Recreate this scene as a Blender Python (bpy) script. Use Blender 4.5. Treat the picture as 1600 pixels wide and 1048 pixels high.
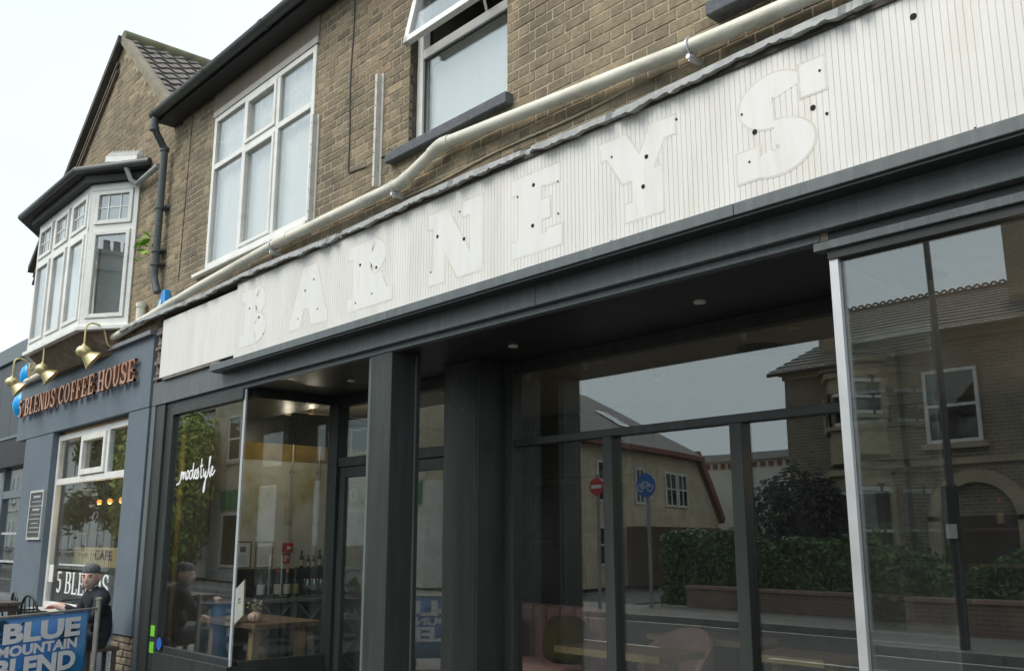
import bpy, bmesh, math, random
from mathutils import Vector, Matrix
R = math.radians
for o in list(bpy.data.objects): bpy.data.objects.remove(o, do_unlink=True)
S = bpy.context.scene; C = S.collection
random.seed(7)

# ------------------------------------------------------------------ camera, sky, sun, exposure
cam_d = bpy.data.cameras.new('camera'); cam = bpy.data.objects.new('camera', cam_d); C.objects.link(cam)
cam_d.sensor_width = 36; cam_d.lens = 36*1479/1600; cam_d.clip_start = .05; cam_d.clip_end = 600
PIT, HEAD = 0.21372, 0.73205
fw = Vector((-math.cos(HEAD)*math.cos(PIT), math.sin(HEAD)*math.cos(PIT), math.sin(PIT)))
cam.location = (0, 0, 1.5); cam.rotation_euler = fw.to_track_quat('-Z', 'Y').to_euler()
S.camera = cam
SUN_EL, SUN_AZ = R(50), R(200)      # soft sun behind thick cloud, from the street side
W = bpy.data.worlds.new('World'); S.world = W; W.use_nodes = True
n = W.node_tree.nodes; l = W.node_tree.links
bg = n['Background']; sky = n.new('ShaderNodeTexSky'); sky.sky_type = 'NISHITA'; sky.sun_disc = False
sky.sun_elevation = SUN_EL; sky.sun_rotation = R(160); sky.dust_density = 4; sky.air_density = 1.2
sc = n.new('ShaderNodeVectorMath'); sc.operation = 'SCALE'; sc.inputs['Scale'].default_value = .1
l.new(sky.outputs[0], sc.inputs[0])
tc = n.new('ShaderNodeTexCoord'); nz = n.new('ShaderNodeTexNoise'); nz.inputs['Scale'].default_value = 1.6; nz.inputs['Detail'].default_value = 5
l.new(tc.outputs['Generated'], nz.inputs['Vector'])
cr = n.new('ShaderNodeValToRGB'); l.new(nz.outputs['Fac'], cr.inputs[0])
cr.color_ramp.elements[0].position = .3; cr.color_ramp.elements[0].color = (.52, .595, .635, 1)
cr.color_ramp.elements[1].position = .7; cr.color_ramp.elements[1].color = (.62, .685, .72, 1)
mx = n.new('ShaderNodeMixRGB'); mx.inputs[0].default_value = .92
l.new(sc.outputs[0], mx.inputs[1]); l.new(cr.outputs[0], mx.inputs[2]); l.new(mx.outputs[0], bg.inputs[0]); bg.inputs[1].default_value = 1.0
sd = bpy.data.lights.new('sun', 'SUN'); sd.energy = 1.5; sd.angle = R(35); sd.color = (1, .93, .84)
so = bpy.data.objects.new('sun', sd); C.objects.link(so)
so.rotation_euler = Vector((.3, .6, -.8)).to_track_quat('-Z', 'Y').to_euler()
vs = S.view_settings; vs.view_transform = 'Standard'; vs.look = 'None'; vs.exposure = .88; vs.gamma = 1; vs.use_curve_mapping = False
S.render.engine = 'CYCLES'
S.cycles.max_bounces = 10; S.cycles.transparent_max_bounces = 32; S.cycles.glossy_bounces = 5; S.cycles.diffuse_bounces = 4
S.cycles.caustics_reflective = False; S.cycles.caustics_refractive = False

# ------------------------------------------------------------------ materials
MATS = {}
def mat(name, col, rough=.6, metal=0, var=.12, scale=6, bump=0, bscale=40, dirt=None, dscale=2.5, damt=.5, spec=.5, stretch=None, emis=None, chips=None):
    if name in MATS: return MATS[name]
    m = bpy.data.materials.new(name); m.use_nodes = True; t = m.node_tree; n = t.nodes; l = t.links
    b = n['Principled BSDF']; b.inputs['Roughness'].default_value = rough; b.inputs['Metallic'].default_value = metal
    b.inputs['Specular IOR Level'].default_value = spec
    g = n.new('ShaderNodeNewGeometry'); vec = g.outputs['Position']
    if stretch:
        mp = n.new('ShaderNodeMapping'); mp.inputs['Scale'].default_value = stretch; l.new(vec, mp.inputs['Vector']); vec = mp.outputs[0]
    nz = n.new('ShaderNodeTexNoise'); nz.inputs['Scale'].default_value = scale; nz.inputs['Detail'].default_value = 6; l.new(vec, nz.inputs['Vector'])
    cr = n.new('ShaderNodeValToRGB'); l.new(nz.outputs['Fac'], cr.inputs[0])
    cr.color_ramp.elements[0].position = .3; cr.color_ramp.elements[1].position = .7
    cr.color_ramp.elements[0].color = tuple(c*(1-var) for c in col)+(1,)
    cr.color_ramp.elements[1].color = tuple(min(1, c*(1+var)) for c in col)+(1,)
    out = cr.outputs[0]
    if dirt:
        d = n.new('ShaderNodeTexNoise'); d.inputs['Scale'].default_value = dscale; d.inputs['Detail'].default_value = 8; d.inputs['Roughness'].default_value = .65
        l.new(vec, d.inputs['Vector'])
        dr = n.new('ShaderNodeValToRGB'); l.new(d.outputs['Fac'], dr.inputs[0]); dr.color_ramp.elements[0].position = .5; dr.color_ramp.elements[1].position = .72
        dr.color_ramp.elements[1].color = (damt, damt, damt, 1)
        mx = n.new('ShaderNodeMixRGB'); l.new(dr.outputs[0], mx.inputs[0]); l.new(out, mx.inputs[1]); mx.inputs[2].default_value = tuple(dirt)+(1,); out = mx.outputs[0]
    if chips:
        d = n.new('ShaderNodeTexNoise'); d.inputs['Scale'].default_value = 26; d.inputs['Detail'].default_value = 3; l.new(g.outputs['Position'], d.inputs['Vector'])
        dr = n.new('ShaderNodeValToRGB'); l.new(d.outputs['Fac'], dr.inputs[0]); dr.color_ramp.elements[0].position = .765; dr.color_ramp.elements[1].position = .785
        mx = n.new('ShaderNodeMixRGB'); l.new(dr.outputs[0], mx.inputs[0]); l.new(out, mx.inputs[1]); mx.inputs[2].default_value = tuple(chips)+(1,); out = mx.outputs[0]
    l.new(out, b.inputs['Base Color'])
    rr = n.new('ShaderNodeMapRange'); l.new(nz.outputs['Fac'], rr.inputs[0]); rr.inputs['To Min'].default_value = max(0, rough-.08); rr.inputs['To Max'].default_value = min(1, rough+.12)
    l.new(rr.outputs[0], b.inputs['Roughness'])
    if bump:
        bn = n.new('ShaderNodeTexNoise'); bn.inputs['Scale'].default_value = bscale; bn.inputs['Detail'].default_value = 4; l.new(vec, bn.inputs['Vector'])
        bp = n.new('ShaderNodeBump'); bp.inputs['Strength'].default_value = bump; bp.inputs['Distance'].default_value = .01
        l.new(bn.outputs['Fac'], bp.inputs['Height']); l.new(bp.outputs[0], b.inputs['Normal'])
    if emis:
        b.inputs['Emission Color'].default_value = tuple(emis[:3])+(1,); b.inputs['Emission Strength'].default_value = emis[3]
    MATS[name] = m; return m

def glass_mat(name, r0=.05, tint=(.9, .94, .93), wav=.012, wsc=1.3, dust=0):
    m = bpy.data.materials.new(name); m.use_nodes = True; t = m.node_tree; n = t.nodes; l = t.links
    n.remove(n['Principled BSDF']); out = n['Material Output']
    lw = n.new('ShaderNodeLayerWeight'); lw.inputs['Blend'].default_value = .5
    p = n.new('ShaderNodeMath'); p.operation = 'POWER'; l.new(lw.outputs['Facing'], p.inputs[0]); p.inputs[1].default_value = 4.6
    r = n.new('ShaderNodeMapRange'); l.new(p.outputs[0], r.inputs[0]); r.inputs['To Min'].default_value = r0; r.inputs['To Max'].default_value = 1
    g = n.new('ShaderNodeNewGeometry'); nz = n.new('ShaderNodeTexNoise'); nz.inputs['Scale'].default_value = wsc; nz.inputs['Detail'].default_value = 1
    l.new(g.outputs['Position'], nz.inputs['Vector'])
    bp = n.new('ShaderNodeBump'); bp.inputs['Strength'].default_value = 1; bp.inputs['Distance'].default_value = wav; l.new(nz.outputs['Fac'], bp.inputs['Height'])
    tr = n.new('ShaderNodeBsdfTransparent'); tr.inputs[0].default_value = tuple(tint)+(1,)
    gl = n.new('ShaderNodeBsdfGlossy'); gl.inputs['Roughness'].default_value = .006; l.new(bp.outputs[0], gl.inputs['Normal'])
    gl.inputs[0].default_value = (.97, 1, 1, 1)
    mx = n.new('ShaderNodeMixShader'); l.new(r.outputs[0], mx.inputs[0]); l.new(tr.outputs[0], mx.inputs[1]); l.new(gl.outputs[0], mx.inputs[2])
    if dust:
        df = n.new('ShaderNodeBsdfDiffuse'); df.inputs[0].default_value = (.7, .74, .74, 1); dn = n.new('ShaderNodeTexNoise'); dn.inputs['Scale'].default_value = 2.2; dn.inputs['Detail'].default_value = 7; dn.inputs['Roughness'].default_value = .6
        mp = n.new('ShaderNodeMapping'); mp.inputs['Scale'].default_value = (1.6, 1.6, .45); l.new(g.outputs['Position'], mp.inputs[0]); l.new(mp.outputs[0], dn.inputs['Vector'])
        dr = n.new('ShaderNodeMapRange'); l.new(dn.outputs['Fac'], dr.inputs[0]); dr.inputs['From Min'].default_value = .35; dr.inputs['From Max'].default_value = .75; dr.inputs['To Min'].default_value = dust*.35; dr.inputs['To Max'].default_value = dust*1.6
        m2 = n.new('ShaderNodeMixShader'); l.new(dr.outputs[0], m2.inputs[0]); l.new(mx.outputs[0], m2.inputs[1]); l.new(df.outputs[0], m2.inputs[2]); mx = m2
    l.new(mx.outputs[0], out.inputs['Surface']); MATS[name] = m; return m
G_SHOP = glass_mat('shop_glass', .135, (.95, .97, .96), .0011, .9, .009)
G_UP = glass_mat('upper_glass', .22, (.96, .97, .96), .002, 1.1, .025)
G_FAR = glass_mat('far_glass', .07, (.6, .65, .66), .01, 1.5)

def brickface_mat():
    """facade brick: a colour per brick, soot, and old pointing smeared over the faces"""
    m = bpy.data.materials.new('gault_brick'); m.use_nodes = True; t = m.node_tree; n = t.nodes; l = t.links; b = n['Principled BSDF']
    b.inputs['Roughness'].default_value = .9; b.inputs['Specular IOR Level'].default_value = .2
    g = n.new('ShaderNodeNewGeometry'); oi = n.new('ShaderNodeObjectInfo')
    a = n.new('ShaderNodeMath'); a.operation = 'ADD'; l.new(g.outputs['Random Per Island'], a.inputs[0]); l.new(oi.outputs['Random'], a.inputs[1])
    f = n.new('ShaderNodeMath'); f.operation = 'FRACT'; l.new(a.outputs[0], f.inputs[0])
    cr = n.new('ShaderNodeValToRGB'); l.new(f.outputs[0], cr.inputs[0]); cr.color_ramp.interpolation = 'LINEAR'
    e = cr.color_ramp.elements; e[0].position = 0; e[0].color = (.155, .132, .097, 1); e[1].position = 1; e[1].color = (.33, .27, .18, 1)
    for p, c in ((.22, (.225, .186, .13)), (.45, (.29, .236, .158)), (.6, (.165, .143, .11)), (.8, (.255, .207, .138)), (.9, (.44, .355, .235)), (.95, (.31, .225, .155))):
        x = e.new(p); x.color = c+(1,)
    nz = n.new('ShaderNodeTexNoise'); nz.inputs['Scale'].default_value = 30; nz.inputs['Detail'].default_value = 8; l.new(g.outputs['Position'], nz.inputs['Vector'])
    mr = n.new('ShaderNodeMapRange'); l.new(nz.outputs['Fac'], mr.inputs[0]); mr.inputs['From Min'].default_value = .3; mr.inputs['From Max'].default_value = .7; mr.inputs['To Min'].default_value = .62; mr.inputs['To Max'].default_value = 1.14
    m1 = n.new('ShaderNodeVectorMath'); m1.operation = 'SCALE'; l.new(cr.outputs[0], m1.inputs[0]); l.new(mr.outputs[0], m1.inputs['Scale'])
    # smeared pointing, heavier towards the old part of the wall (left) and in patches
    n2 = n.new('ShaderNodeTexNoise'); n2.inputs['Scale'].default_value = 5.5; n2.inputs['Detail'].default_value = 9; n2.inputs['Roughness'].default_value = .72; l.new(g.outputs['Position'], n2.inputs['Vector'])
    n3 = n.new('ShaderNodeTexNoise'); n3.inputs['Scale'].default_value = .9; n3.inputs['Detail'].default_value = 2; l.new(g.outputs['Position'], n3.inputs['Vector'])
    ad = n.new('ShaderNodeMath'); ad.operation = 'MULTIPLY_ADD'; l.new(n3.outputs['Fac'], ad.inputs[0]); ad.inputs[1].default_value = .55; l.new(n2.outputs['Fac'], ad.inputs[2])
    r2 = n.new('ShaderNodeMapRange'); l.new(ad.outputs[0], r2.inputs[0]); r2.inputs['From Min'].default_value = .66; r2.inputs['From Max'].default_value = .93; r2.inputs['To Max'].default_value = .85
    m2 = n.new('ShaderNodeMixRGB'); l.new(r2.outputs[0], m2.inputs[0]); l.new(m1.outputs[0], m2.inputs[1]); m2.inputs[2].default_value = (.33, .275, .185, 1)
    # soot
    n4 = n.new('ShaderNodeTexNoise'); n4.inputs['Scale'].default_value = 1.7; n4.inputs['Detail'].default_value = 7; mp4 = n.new('ShaderNodeMapping'); mp4.inputs['Scale'].default_value = (1.5, 1, .45); l.new(g.outputs['Position'], mp4.inputs[0]); l.new(mp4.outputs[0], n4.inputs['Vector'])
    r4 = n.new('ShaderNodeMapRange'); l.new(n4.outputs['Fac'], r4.inputs[0]); r4.inputs['From Min'].default_value = .47; r4.inputs['From Max'].default_value = .66; r4.inputs['To Max'].default_value = .68
    m3 = n.new('ShaderNodeMixRGB'); l.new(r4.outputs[0], m3.inputs[0]); l.new(m2.outputs[0], m3.inputs[1]); m3.inputs[2].default_value = (.135, .122, .098, 1)
    l.new(m3.outputs[0], b.inputs['Base Color'])
    bp = n.new('ShaderNodeBump'); bp.inputs['Strength'].default_value = .7; bp.inputs['Distance'].default_value = .008; l.new(nz.outputs['Fac'], bp.inputs['Height']); l.new(bp.outputs[0], b.inputs['Normal'])
    return m
M_BRICK = brickface_mat()
M_MORTAR = mat('mortar', (.40, .342, .24), .95, var=.25, scale=14, bump=.8, bscale=70, dirt=(.2, .175, .135), dscale=3, damt=.8)

def farbrick(name, c1, c2, mort, scale=1.0, axis='XZ', bumpd=.01):
    m = bpy.data.materials.new(name); m.use_nodes = True; t = m.node_tree; n = t.nodes; l = t.links; b = n['Principled BSDF']; b.inputs['Roughness'].default_value = .9
    g = n.new('ShaderNodeNewGeometry'); sp = n.new('ShaderNodeSeparateXYZ'); l.new(g.outputs['Position'], sp.inputs[0]); cb = n.new('ShaderNodeCombineXYZ')
    l.new(sp.outputs[axis[0]], cb.inputs[0]); l.new(sp.outputs['Z'], cb.inputs[1])
    br = n.new('ShaderNodeTexBrick'); l.new(cb.outputs[0], br.inputs['Vector']); br.inputs['Scale'].default_value = 1
    br.inputs['Brick Width'].default_value = .225*scale; br.inputs['Row Height'].default_value = .075*scale; br.inputs['Mortar Size'].default_value = .012
    br.inputs['Color1'].default_value = tuple(c1)+(1,); br.inputs['Color2'].default_value = tuple(c2)+(1,); br.inputs['Mortar'].default_value = tuple(mort)+(1,)
    nz = n.new('ShaderNodeTexNoise'); nz.inputs['Scale'].default_value = 2.2; nz.inputs['Detail'].default_value = 7; l.new(g.outputs['Position'], nz.inputs['Vector'])
    mr = n.new('ShaderNodeMapRange'); l.new(nz.outputs['Fac'], mr.inputs[0]); mr.inputs['To Min'].default_value = .6; mr.inputs['To Max'].default_value = 1.4
    v = n.new('ShaderNodeVectorMath'); v.operation = 'SCALE'; l.new(br.outputs['Color'], v.inputs[0]); l.new(mr.outputs[0], v.inputs['Scale']); l.new(v.outputs[0], b.inputs['Base Color'])
    bp = n.new('ShaderNodeBump'); bp.inputs['Distance'].default_value = bumpd; bp.inputs['Strength'].default_value = .8; bp.invert = True; l.new(br.outputs['Fac'], bp.inputs['Height']); l.new(bp.outputs[0], b.inputs['Normal'])
    MATS[name] = m; return m

WHITE_UPVC = mat('white_upvc', (.80, .81, .78), .38, var=.07, scale=3, dirt=(.54, .54, .47), dscale=4, damt=.6)
UPVC_OLD = mat('ivory_pipe_plastic', (.72, .715, .62), .45, var=.09, scale=5, dirt=(.33, .31, .24), dscale=6, damt=.8, stretch=(.35, 1, 1))
GREY_PAINT = mat('dark_grey_paint', (.108, .127, .133), .42, var=.13, scale=3, dirt=(.17, .19, .195), dscale=4, damt=.65, bump=.10, bscale=90, stretch=(5, 1, .5), chips=(.5, .5, .47))
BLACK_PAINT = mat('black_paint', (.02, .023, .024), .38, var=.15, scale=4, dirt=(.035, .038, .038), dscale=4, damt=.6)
GREY_SHADED = mat('charcoal_paint', (.032, .039, .037), .38, var=.14, scale=3, dirt=(.058, .067, .064), dscale=4, damt=.65, bump=.08, bscale=120, stretch=(4, 4, .3), chips=(.5, .5, .47))  # same paint as the beam, with the shade put into a darker colour
BLUEGREY = mat('blue_grey_render', (.122, .158, .195), .7, var=.07, scale=2, dirt=(.16, .2, .235), dscale=3, damt=.5, bump=.15, bscale=60)
LEAD = mat('lead_flashing', (.27, .285, .285), .6, var=.25, scale=9, dirt=(.42, .43, .42), dscale=12, damt=.8, bump=.4, bscale=40)
DARKWOOD = mat('dark_timber', (.06, .05, .042), .8, var=.3, scale=12, bump=.3)
SLATE = mat('slate_sill', (.085, .098, .115), .7, var=.15, scale=8, dirt=(.2, .2, .19), dscale=14, damt=.7, bump=.3)
GUT = mat('gutter_paint', (.062, .072, .068), .45, var=.15, scale=5, dirt=(.12, .13, .115), dscale=6, damt=.6)
PIPEBLK = mat('downpipe_paint', (.075, .092, .096), .45, var=.15, scale=8, dirt=(.15, .16, .15), dscale=9, damt=.6)
STEEL = mat('brushed_steel', (.72, .74, .76), .3, metal=.55, var=.05)
SILVER = mat('silver_trim', (.62, .66, .68), .35, metal=.4, var=.05)
ALUWHITE = mat('white_metal_strip', (.58, .57, .53), .45, metal=.1, var=.08, scale=20, dirt=(.3, .28, .24), dscale=14, damt=.6)
RENDER = mat('brown_render', (.235, .195, .15), .9, var=.12, scale=3, bump=.3, dirt=(.16, .14, .115), dscale=2, damt=.6)

# ------------------------------------------------------------------ mesh helpers
class MB:
    def __init__(s): s.v = []; s.f = []; s.m = []; s.mi = 0
    def add(s, vs, fs):
        b = len(s.v); s.v += [tuple(x) for x in vs]; s.f += [tuple(b+i for i in f) for f in fs]; s.m += [s.mi]*len(fs); return s
    def box(s, x0, x1, y0, y1, z0, z1):
        x0, x1 = min(x0, x1), max(x0, x1); y0, y1 = min(y0, y1), max(y0, y1); z0, z1 = min(z0, z1), max(z0, z1)
        return s.add([(x0,y0,z0),(x1,y0,z0),(x1,y1,z0),(x0,y1,z0),(x0,y0,z1),(x1,y0,z1),(x1,y1,z1),(x0,y1,z1)],
              [(0,3,2,1),(4,5,6,7),(0,1,5,4),(1,2,6,5),(2,3,7,6),(3,0,4,7)])
    def quad(s, a, b, c, d): return s.add([a, b, c, d], [(0,1,2,3)])
    def beam(s, p0, p1, w, h, up=(0,0,1)):
        p0, p1 = Vector(p0), Vector(p1); d = (p1-p0).normalized(); u = Vector(up)
        if abs(d.dot(u)) > .98: u = Vector((0,1,0))
        sd = d.cross(u).normalized(); u = sd.cross(d); vs = []
        for p in (p0, p1):
            for a, b in ((-1,-1),(1,-1),(1,1),(-1,1)): vs.append(p+sd*a*w/2+u*b*h/2)
        return s.add(vs, [(3,2,1,0),(4,5,6,7),(0,1,5,4),(1,2,6,5),(2,3,7,6),(3,0,4,7)])
    def tube(s, pts, r, seg=12, cap=True):
        pts = [Vector(p) for p in pts]; rs = r if isinstance(r, (list, tuple)) else [r]*len(pts); b = len(s.v); u = None; vs = []; fs = []
        for i, p in enumerate(pts):
            d = (pts[min(i+1, len(pts)-1)]-pts[max(i-1, 0)]).normalized()
            if u is None:
                u = Vector((0,0,1)) if abs(d.z) < .9 else Vector((1,0,0))
            u = (u-d*u.dot(d)).normalized(); w = d.cross(u)
            for k in range(seg):
                a = 2*math.pi*k/seg; vs.append(p+(u*math.cos(a)+w*math.sin(a))*rs[i])
        for i in range(len(pts)-1):
            for k in range(seg):
                k2 = (k+1) % seg; fs.append((i*seg+k, i*seg+k2, (i+1)*seg+k2, (i+1)*seg+k))
        if cap: fs.append(tuple(range(seg))[::-1]); fs.append(tuple((len(pts)-1)*seg+k for k in range(seg)))
        return s.add(vs, fs)
    def lathe(s, prof, o=(0,0,0), seg=16, axis=None):
        q = Vector((0,0,1)).rotation_difference(Vector(axis)) if axis else None; vs = []; fs = []; o = Vector(o)
        for r, z in prof:
            for k in range(seg):
                a = 2*math.pi*k/seg; p = Vector((r*math.cos(a), r*math.sin(a), z))
                if q: p = q @ p
                vs.append(o+p)
        for i in range(len(prof)-1):
            for k in range(seg):
                k2 = (k+1) % seg; fs.append((i*seg+k, i*seg+k2, (i+1)*seg+k2, (i+1)*seg+k))
        fs.append(tuple(range(seg))[::-1]); fs.append(tuple((len(prof)-1)*seg+k for k in range(seg)))
        return s.add(vs, fs)
    def prism(s, poly, y0, y1):      # polygon in x,z extruded along y
        k = len(poly); vs = [(x, y0, z) for x, z in poly]+[(x, y1, z) for x, z in poly]
        return s.add(vs, [tuple(range(k)), tuple(range(2*k-1, k-1, -1))]+[(i, k+i, k+(i+1) % k, (i+1) % k) for i in range(k)])
    def prismz(s, poly, z0, z1):
        k = len(poly); vs = [(x, y, z0) for x, y in poly]+[(x, y, z1) for x, y in poly]
        return s.add(vs, [tuple(range(k)), tuple(range(2*k-1, k-1, -1))]+[(i, k+i, k+(i+1) % k, (i+1) % k) for i in range(k)])
    def sphere(s, c, rx, ry=None, rz=None, seg=12, ring=8):
        ry = ry or rx; rz = rz or rx; c = Vector(c); vs = [c+Vector((0,0,-rz))]; fs = []
        for i in range(1, ring):
            t = math.pi*i/ring-math.pi/2
            for k in range(seg):
                a = 2*math.pi*k/seg; vs.append(c+Vector((rx*math.cos(t)*math.cos(a), ry*math.cos(t)*math.sin(a), rz*math.sin(t))))
        vs.append(c+Vector((0,0,rz))); top = len(vs)-1
        for k in range(seg):
            k2 = (k+1) % seg; fs.append((0, 1+k2, 1+k)); fs.append((top, 1+(ring-2)*seg+k, 1+(ring-2)*seg+k2))
            for i in range(ring-2): fs.append((1+i*seg+k, 1+i*seg+k2, 1+(i+1)*seg+k2, 1+(i+1)*seg+k))
        return s.add(vs, fs)
    def wallgrid(s, x0, x1, z0, z1, y, holes):      # flat sheet facing -y with rectangular openings
        xs = sorted(set([x0, x1]+[h[0] for h in holes]+[h[1] for h in holes])); zs = sorted(set([z0, z1]+[h[2] for h in holes]+[h[3] for h in holes]))
        xs = [x for x in xs if x0 <= x <= x1]; zs = [z for z in zs if z0 <= z <= z1]
        for a, b in zip(xs, xs[1:]):
            for c, d in zip(zs, zs[1:]):
                mxx, mz = (a+b)/2, (c+d)/2
                if any(h[0] < mxx < h[1] and h[2] < mz < h[3] for h in holes): continue
                s.quad((a, y, c), (b, y, c), (b, y, d), (a, y, d))
        return s
    def mesh(s, name, mats):
        me = bpy.data.meshes.new(name); me.from_pydata(s.v, [], s.f)
        for m in (mats if isinstance(mats, (list, tuple)) else [mats]): me.materials.append(m)
        if any(s.m): me.polygons.foreach_set('material_index', s.m)
        me.update(); return me
    def build(s, name, mats, parent=None, smooth=False, bevel=0, fixn=True):
        me = s.mesh(name, mats)
        if fixn:
            bm = bmesh.new(); bm.from_mesh(me); bmesh.ops.recalc_face_normals(bm, faces=bm.faces); bm.to_mesh(me); bm.free()
        if smooth: smooth_by_angle(me)
        o = bpy.data.objects.new(name, me); C.objects.link(o)
        if parent: o.parent = parent; o.matrix_parent_inverse = Matrix.Translation(-parent_loc(parent))
        if bevel:
            b = o.modifiers.new('bevel', 'BEVEL'); b.width = bevel; b.segments = 2; b.limit_method = 'ANGLE'; b.angle_limit = R(40)
        return o
def parent_loc(p):
    v = Vector(p.location)
    return v if not p.parent else v+parent_loc(p.parent)-parent_loc(p.parent)
def smooth_by_angle(me, ang=R(38)):
    me.polygons.foreach_set('use_smooth', [True]*len(me.polygons))
    try: me.set_sharp_from_angle(angle=ang)
    except Exception: pass
def tag(o, label, cat, group=None, kind=None):
    o['label'] = label; o['category'] = cat
    if group: o['group'] = group
    if kind: o['kind'] = kind
    return o
def thing(name, label, cat, loc=(0,0,0), group=None):
    o = bpy.data.objects.new(name, None); o.empty_display_size = .2; o.location = loc; C.objects.link(o); return tag(o, label, cat, group)
def struct(o): o['kind'] = 'structure'; return o
def copyo(o, parent=None, loc=None):
    c = o.copy(); C.objects.link(c)
    if parent: c.parent = parent
    if loc is not None: c.location = loc
    return c

# ------------------------------------------------------------------ lettering: serif glyphs cut from polygons
def glyph(ch, T=.17, t=.08, sf=.07, g=0.0):
    P = []
    def rc(x0, z0, x1, z1): P.append([(x0-g, z0-g), (x1+g, z0-g), (x1+g, z1+g), (x0-g, z1+g)])
    def ln(x0, z0, x1, z1, w): w += 2*g; P.append([(x0-w/2, z0-g), (x0+w/2, z0-g), (x1+w/2, z1+g), (x1-w/2, z1+g)])
    def arc(cx, cz, rx, rz, a0, a1, wx, wz, k=14):
        for i in range(k):
            p, q = R(a0+(a1-a0)*i/k), R(a0+(a1-a0)*(i+1)/k)
            o = lambda a, e: (cx+(rx+e*(wx if e < 0 else 1)+0)*math.cos(a), cz+(rz+e*(wz if e < 0 else 1))*math.sin(a))
            P.append([o(p, -1) if not g else (cx+(rx-wx-g)*math.cos(p), cz+(rz-wz-g)*math.sin(p)), (cx+(rx+g)*math.cos(p), cz+(rz+g)*math.sin(p)),
                      (cx+(rx+g)*math.cos(q), cz+(rz+g)*math.sin(q)), o(q, -1) if not g else (cx+(rx-wx-g)*math.cos(q), cz+(rz-wz-g)*math.sin(q))])
    w = .8
    def stem(x, top=True, bot=True):
        rc(x, 0, x+T, 1)
        if bot: rc(x-sf, 0, x+T+sf, t)
        if top: rc(x-sf, 1-t, x+T+sf, 1)
    if ch == 'B':
        stem(.1); rc(.2, 1-t, .48, 1); rc(.2, .5-t/2, .48, .5+t/2); rc(.2, 0, .48, t)
        arc(.46, .745, .26, .255, -90, 90, T, t); arc(.46, .265, .3, .265, -90, 90, T, t); w = .8
    elif ch == 'R':
        stem(.1); rc(.2, 1-t, .48, 1); rc(.2, .46-t/2, .48, .46+t/2); arc(.46, .73, .26, .27, -90, 90, T, t); ln(.68, 0, .47, .46, T); rc(.6, 0, .86, t); w = .84
    elif ch == 'D':
        stem(.1); rc(.2, 1-t, .42, 1); rc(.2, 0, .42, t); arc(.4, .5, .4, .5, -90, 90, T, t); w = .84
    elif ch == 'E':
        stem(.1); rc(.2, 1-t, .7, 1); rc(.2, .5-t/2, .56, .5+t/2); rc(.2, 0, .72, t); rc(.7-t, .78, .7, 1); rc(.72-t, 0, .72, .24); rc(.56-t*.8, .38, .56, .62); w = .78
    elif ch == 'F':
        stem(.1); rc(.2, 1-t, .68, 1); rc(.2, .5-t/2, .54, .5+t/2); rc(.68-t, .76, .68, 1); rc(.54-t*.8, .38, .54, .62); w = .72
    elif ch == 'L':
        stem(.1); rc(.2, 0, .68, t); rc(.68-t, 0, .68, .26); w = .72
    elif ch == 'H':
        stem(.08); stem(.58); rc(.2, .5-t/2, .62, .5+t/2); w = .86
    elif ch == 'N':
        rc(.1, 0, .1+t, 1); rc(.02, 0, .26, t); rc(.0, 1-t, .2, 1); rc(.72, 0, .72+t, 1); rc(.6, 1-t, .88, 1); ln(.7, 0, .16, 1, T*1.05); w = .9
    elif ch == 'O': arc(.42, .5, .4, .51, 0, 360, T, t, 28); w = .86
    elif ch == 'C':
        arc(.44, .5, .42, .51, 42, 318, T, t, 24); rc(.72, .68, .72+t, .98); w = .82
    elif ch == 'U':
        rc(.1, .3, .1+T, 1); rc(.02, 1-t, .34, 1); rc(.66, .3, .66+t, 1); rc(.58, 1-t, .82, 1); arc(.42, .32, .32, .33, 180, 360, T*.8, t); w = .84
    elif ch in 'S':
        arc(.4, .74, .3, .27, 20, 270, T*.85, t*1.2, 18); arc(.4, .26, .33, .27, 90, -160, T*.85, t*1.2, 18); rc(.64, .66, .64+t, .98); rc(.06, .02, .06+t, .32); w = .78
    elif ch == '5':
        rc(.16, 1-t*1.5, .62, 1); rc(.16, .55, .16+t, 1); arc(.36, .32, .3, .33, 110, -150, T, t, 18); w = .76
    elif ch == 'A':
        ln(.12, 0, .4, 1, t*1.3); ln(.7, 0, .42, 1, T*1.05); rc(.24, .3, .6, .3+t); rc(0, 0, .26, t); rc(.56, 0, .86, t); w = .88
    elif ch == 'Y':
        ln(.42, .45, .13, 1, T); ln(.46, .45, .7, 1, t*1.2); rc(.36, 0, .36+T, .5); rc(.27, 0, .62, t); rc(0, 1-t, .3, 1); rc(.56, 1-t, .86, 1); w = .86
    elif ch == 'P':
        stem(.1); rc(.2, 1-t, .48, 1); rc(.2, .46-t/2, .48, .46+t/2); arc(.46, .73, .26, .27, -90, 90, T, t); w = .76
    else: w = .45
    return P, w
def letter_mesh(mb, polys, x, z, sx, sz, yf, yb):
    for i, p in enumerate(polys): mb.prism([(x+a*sx, z+b*sz) for a, b in p], yf-.00003*i, yb)

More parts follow.
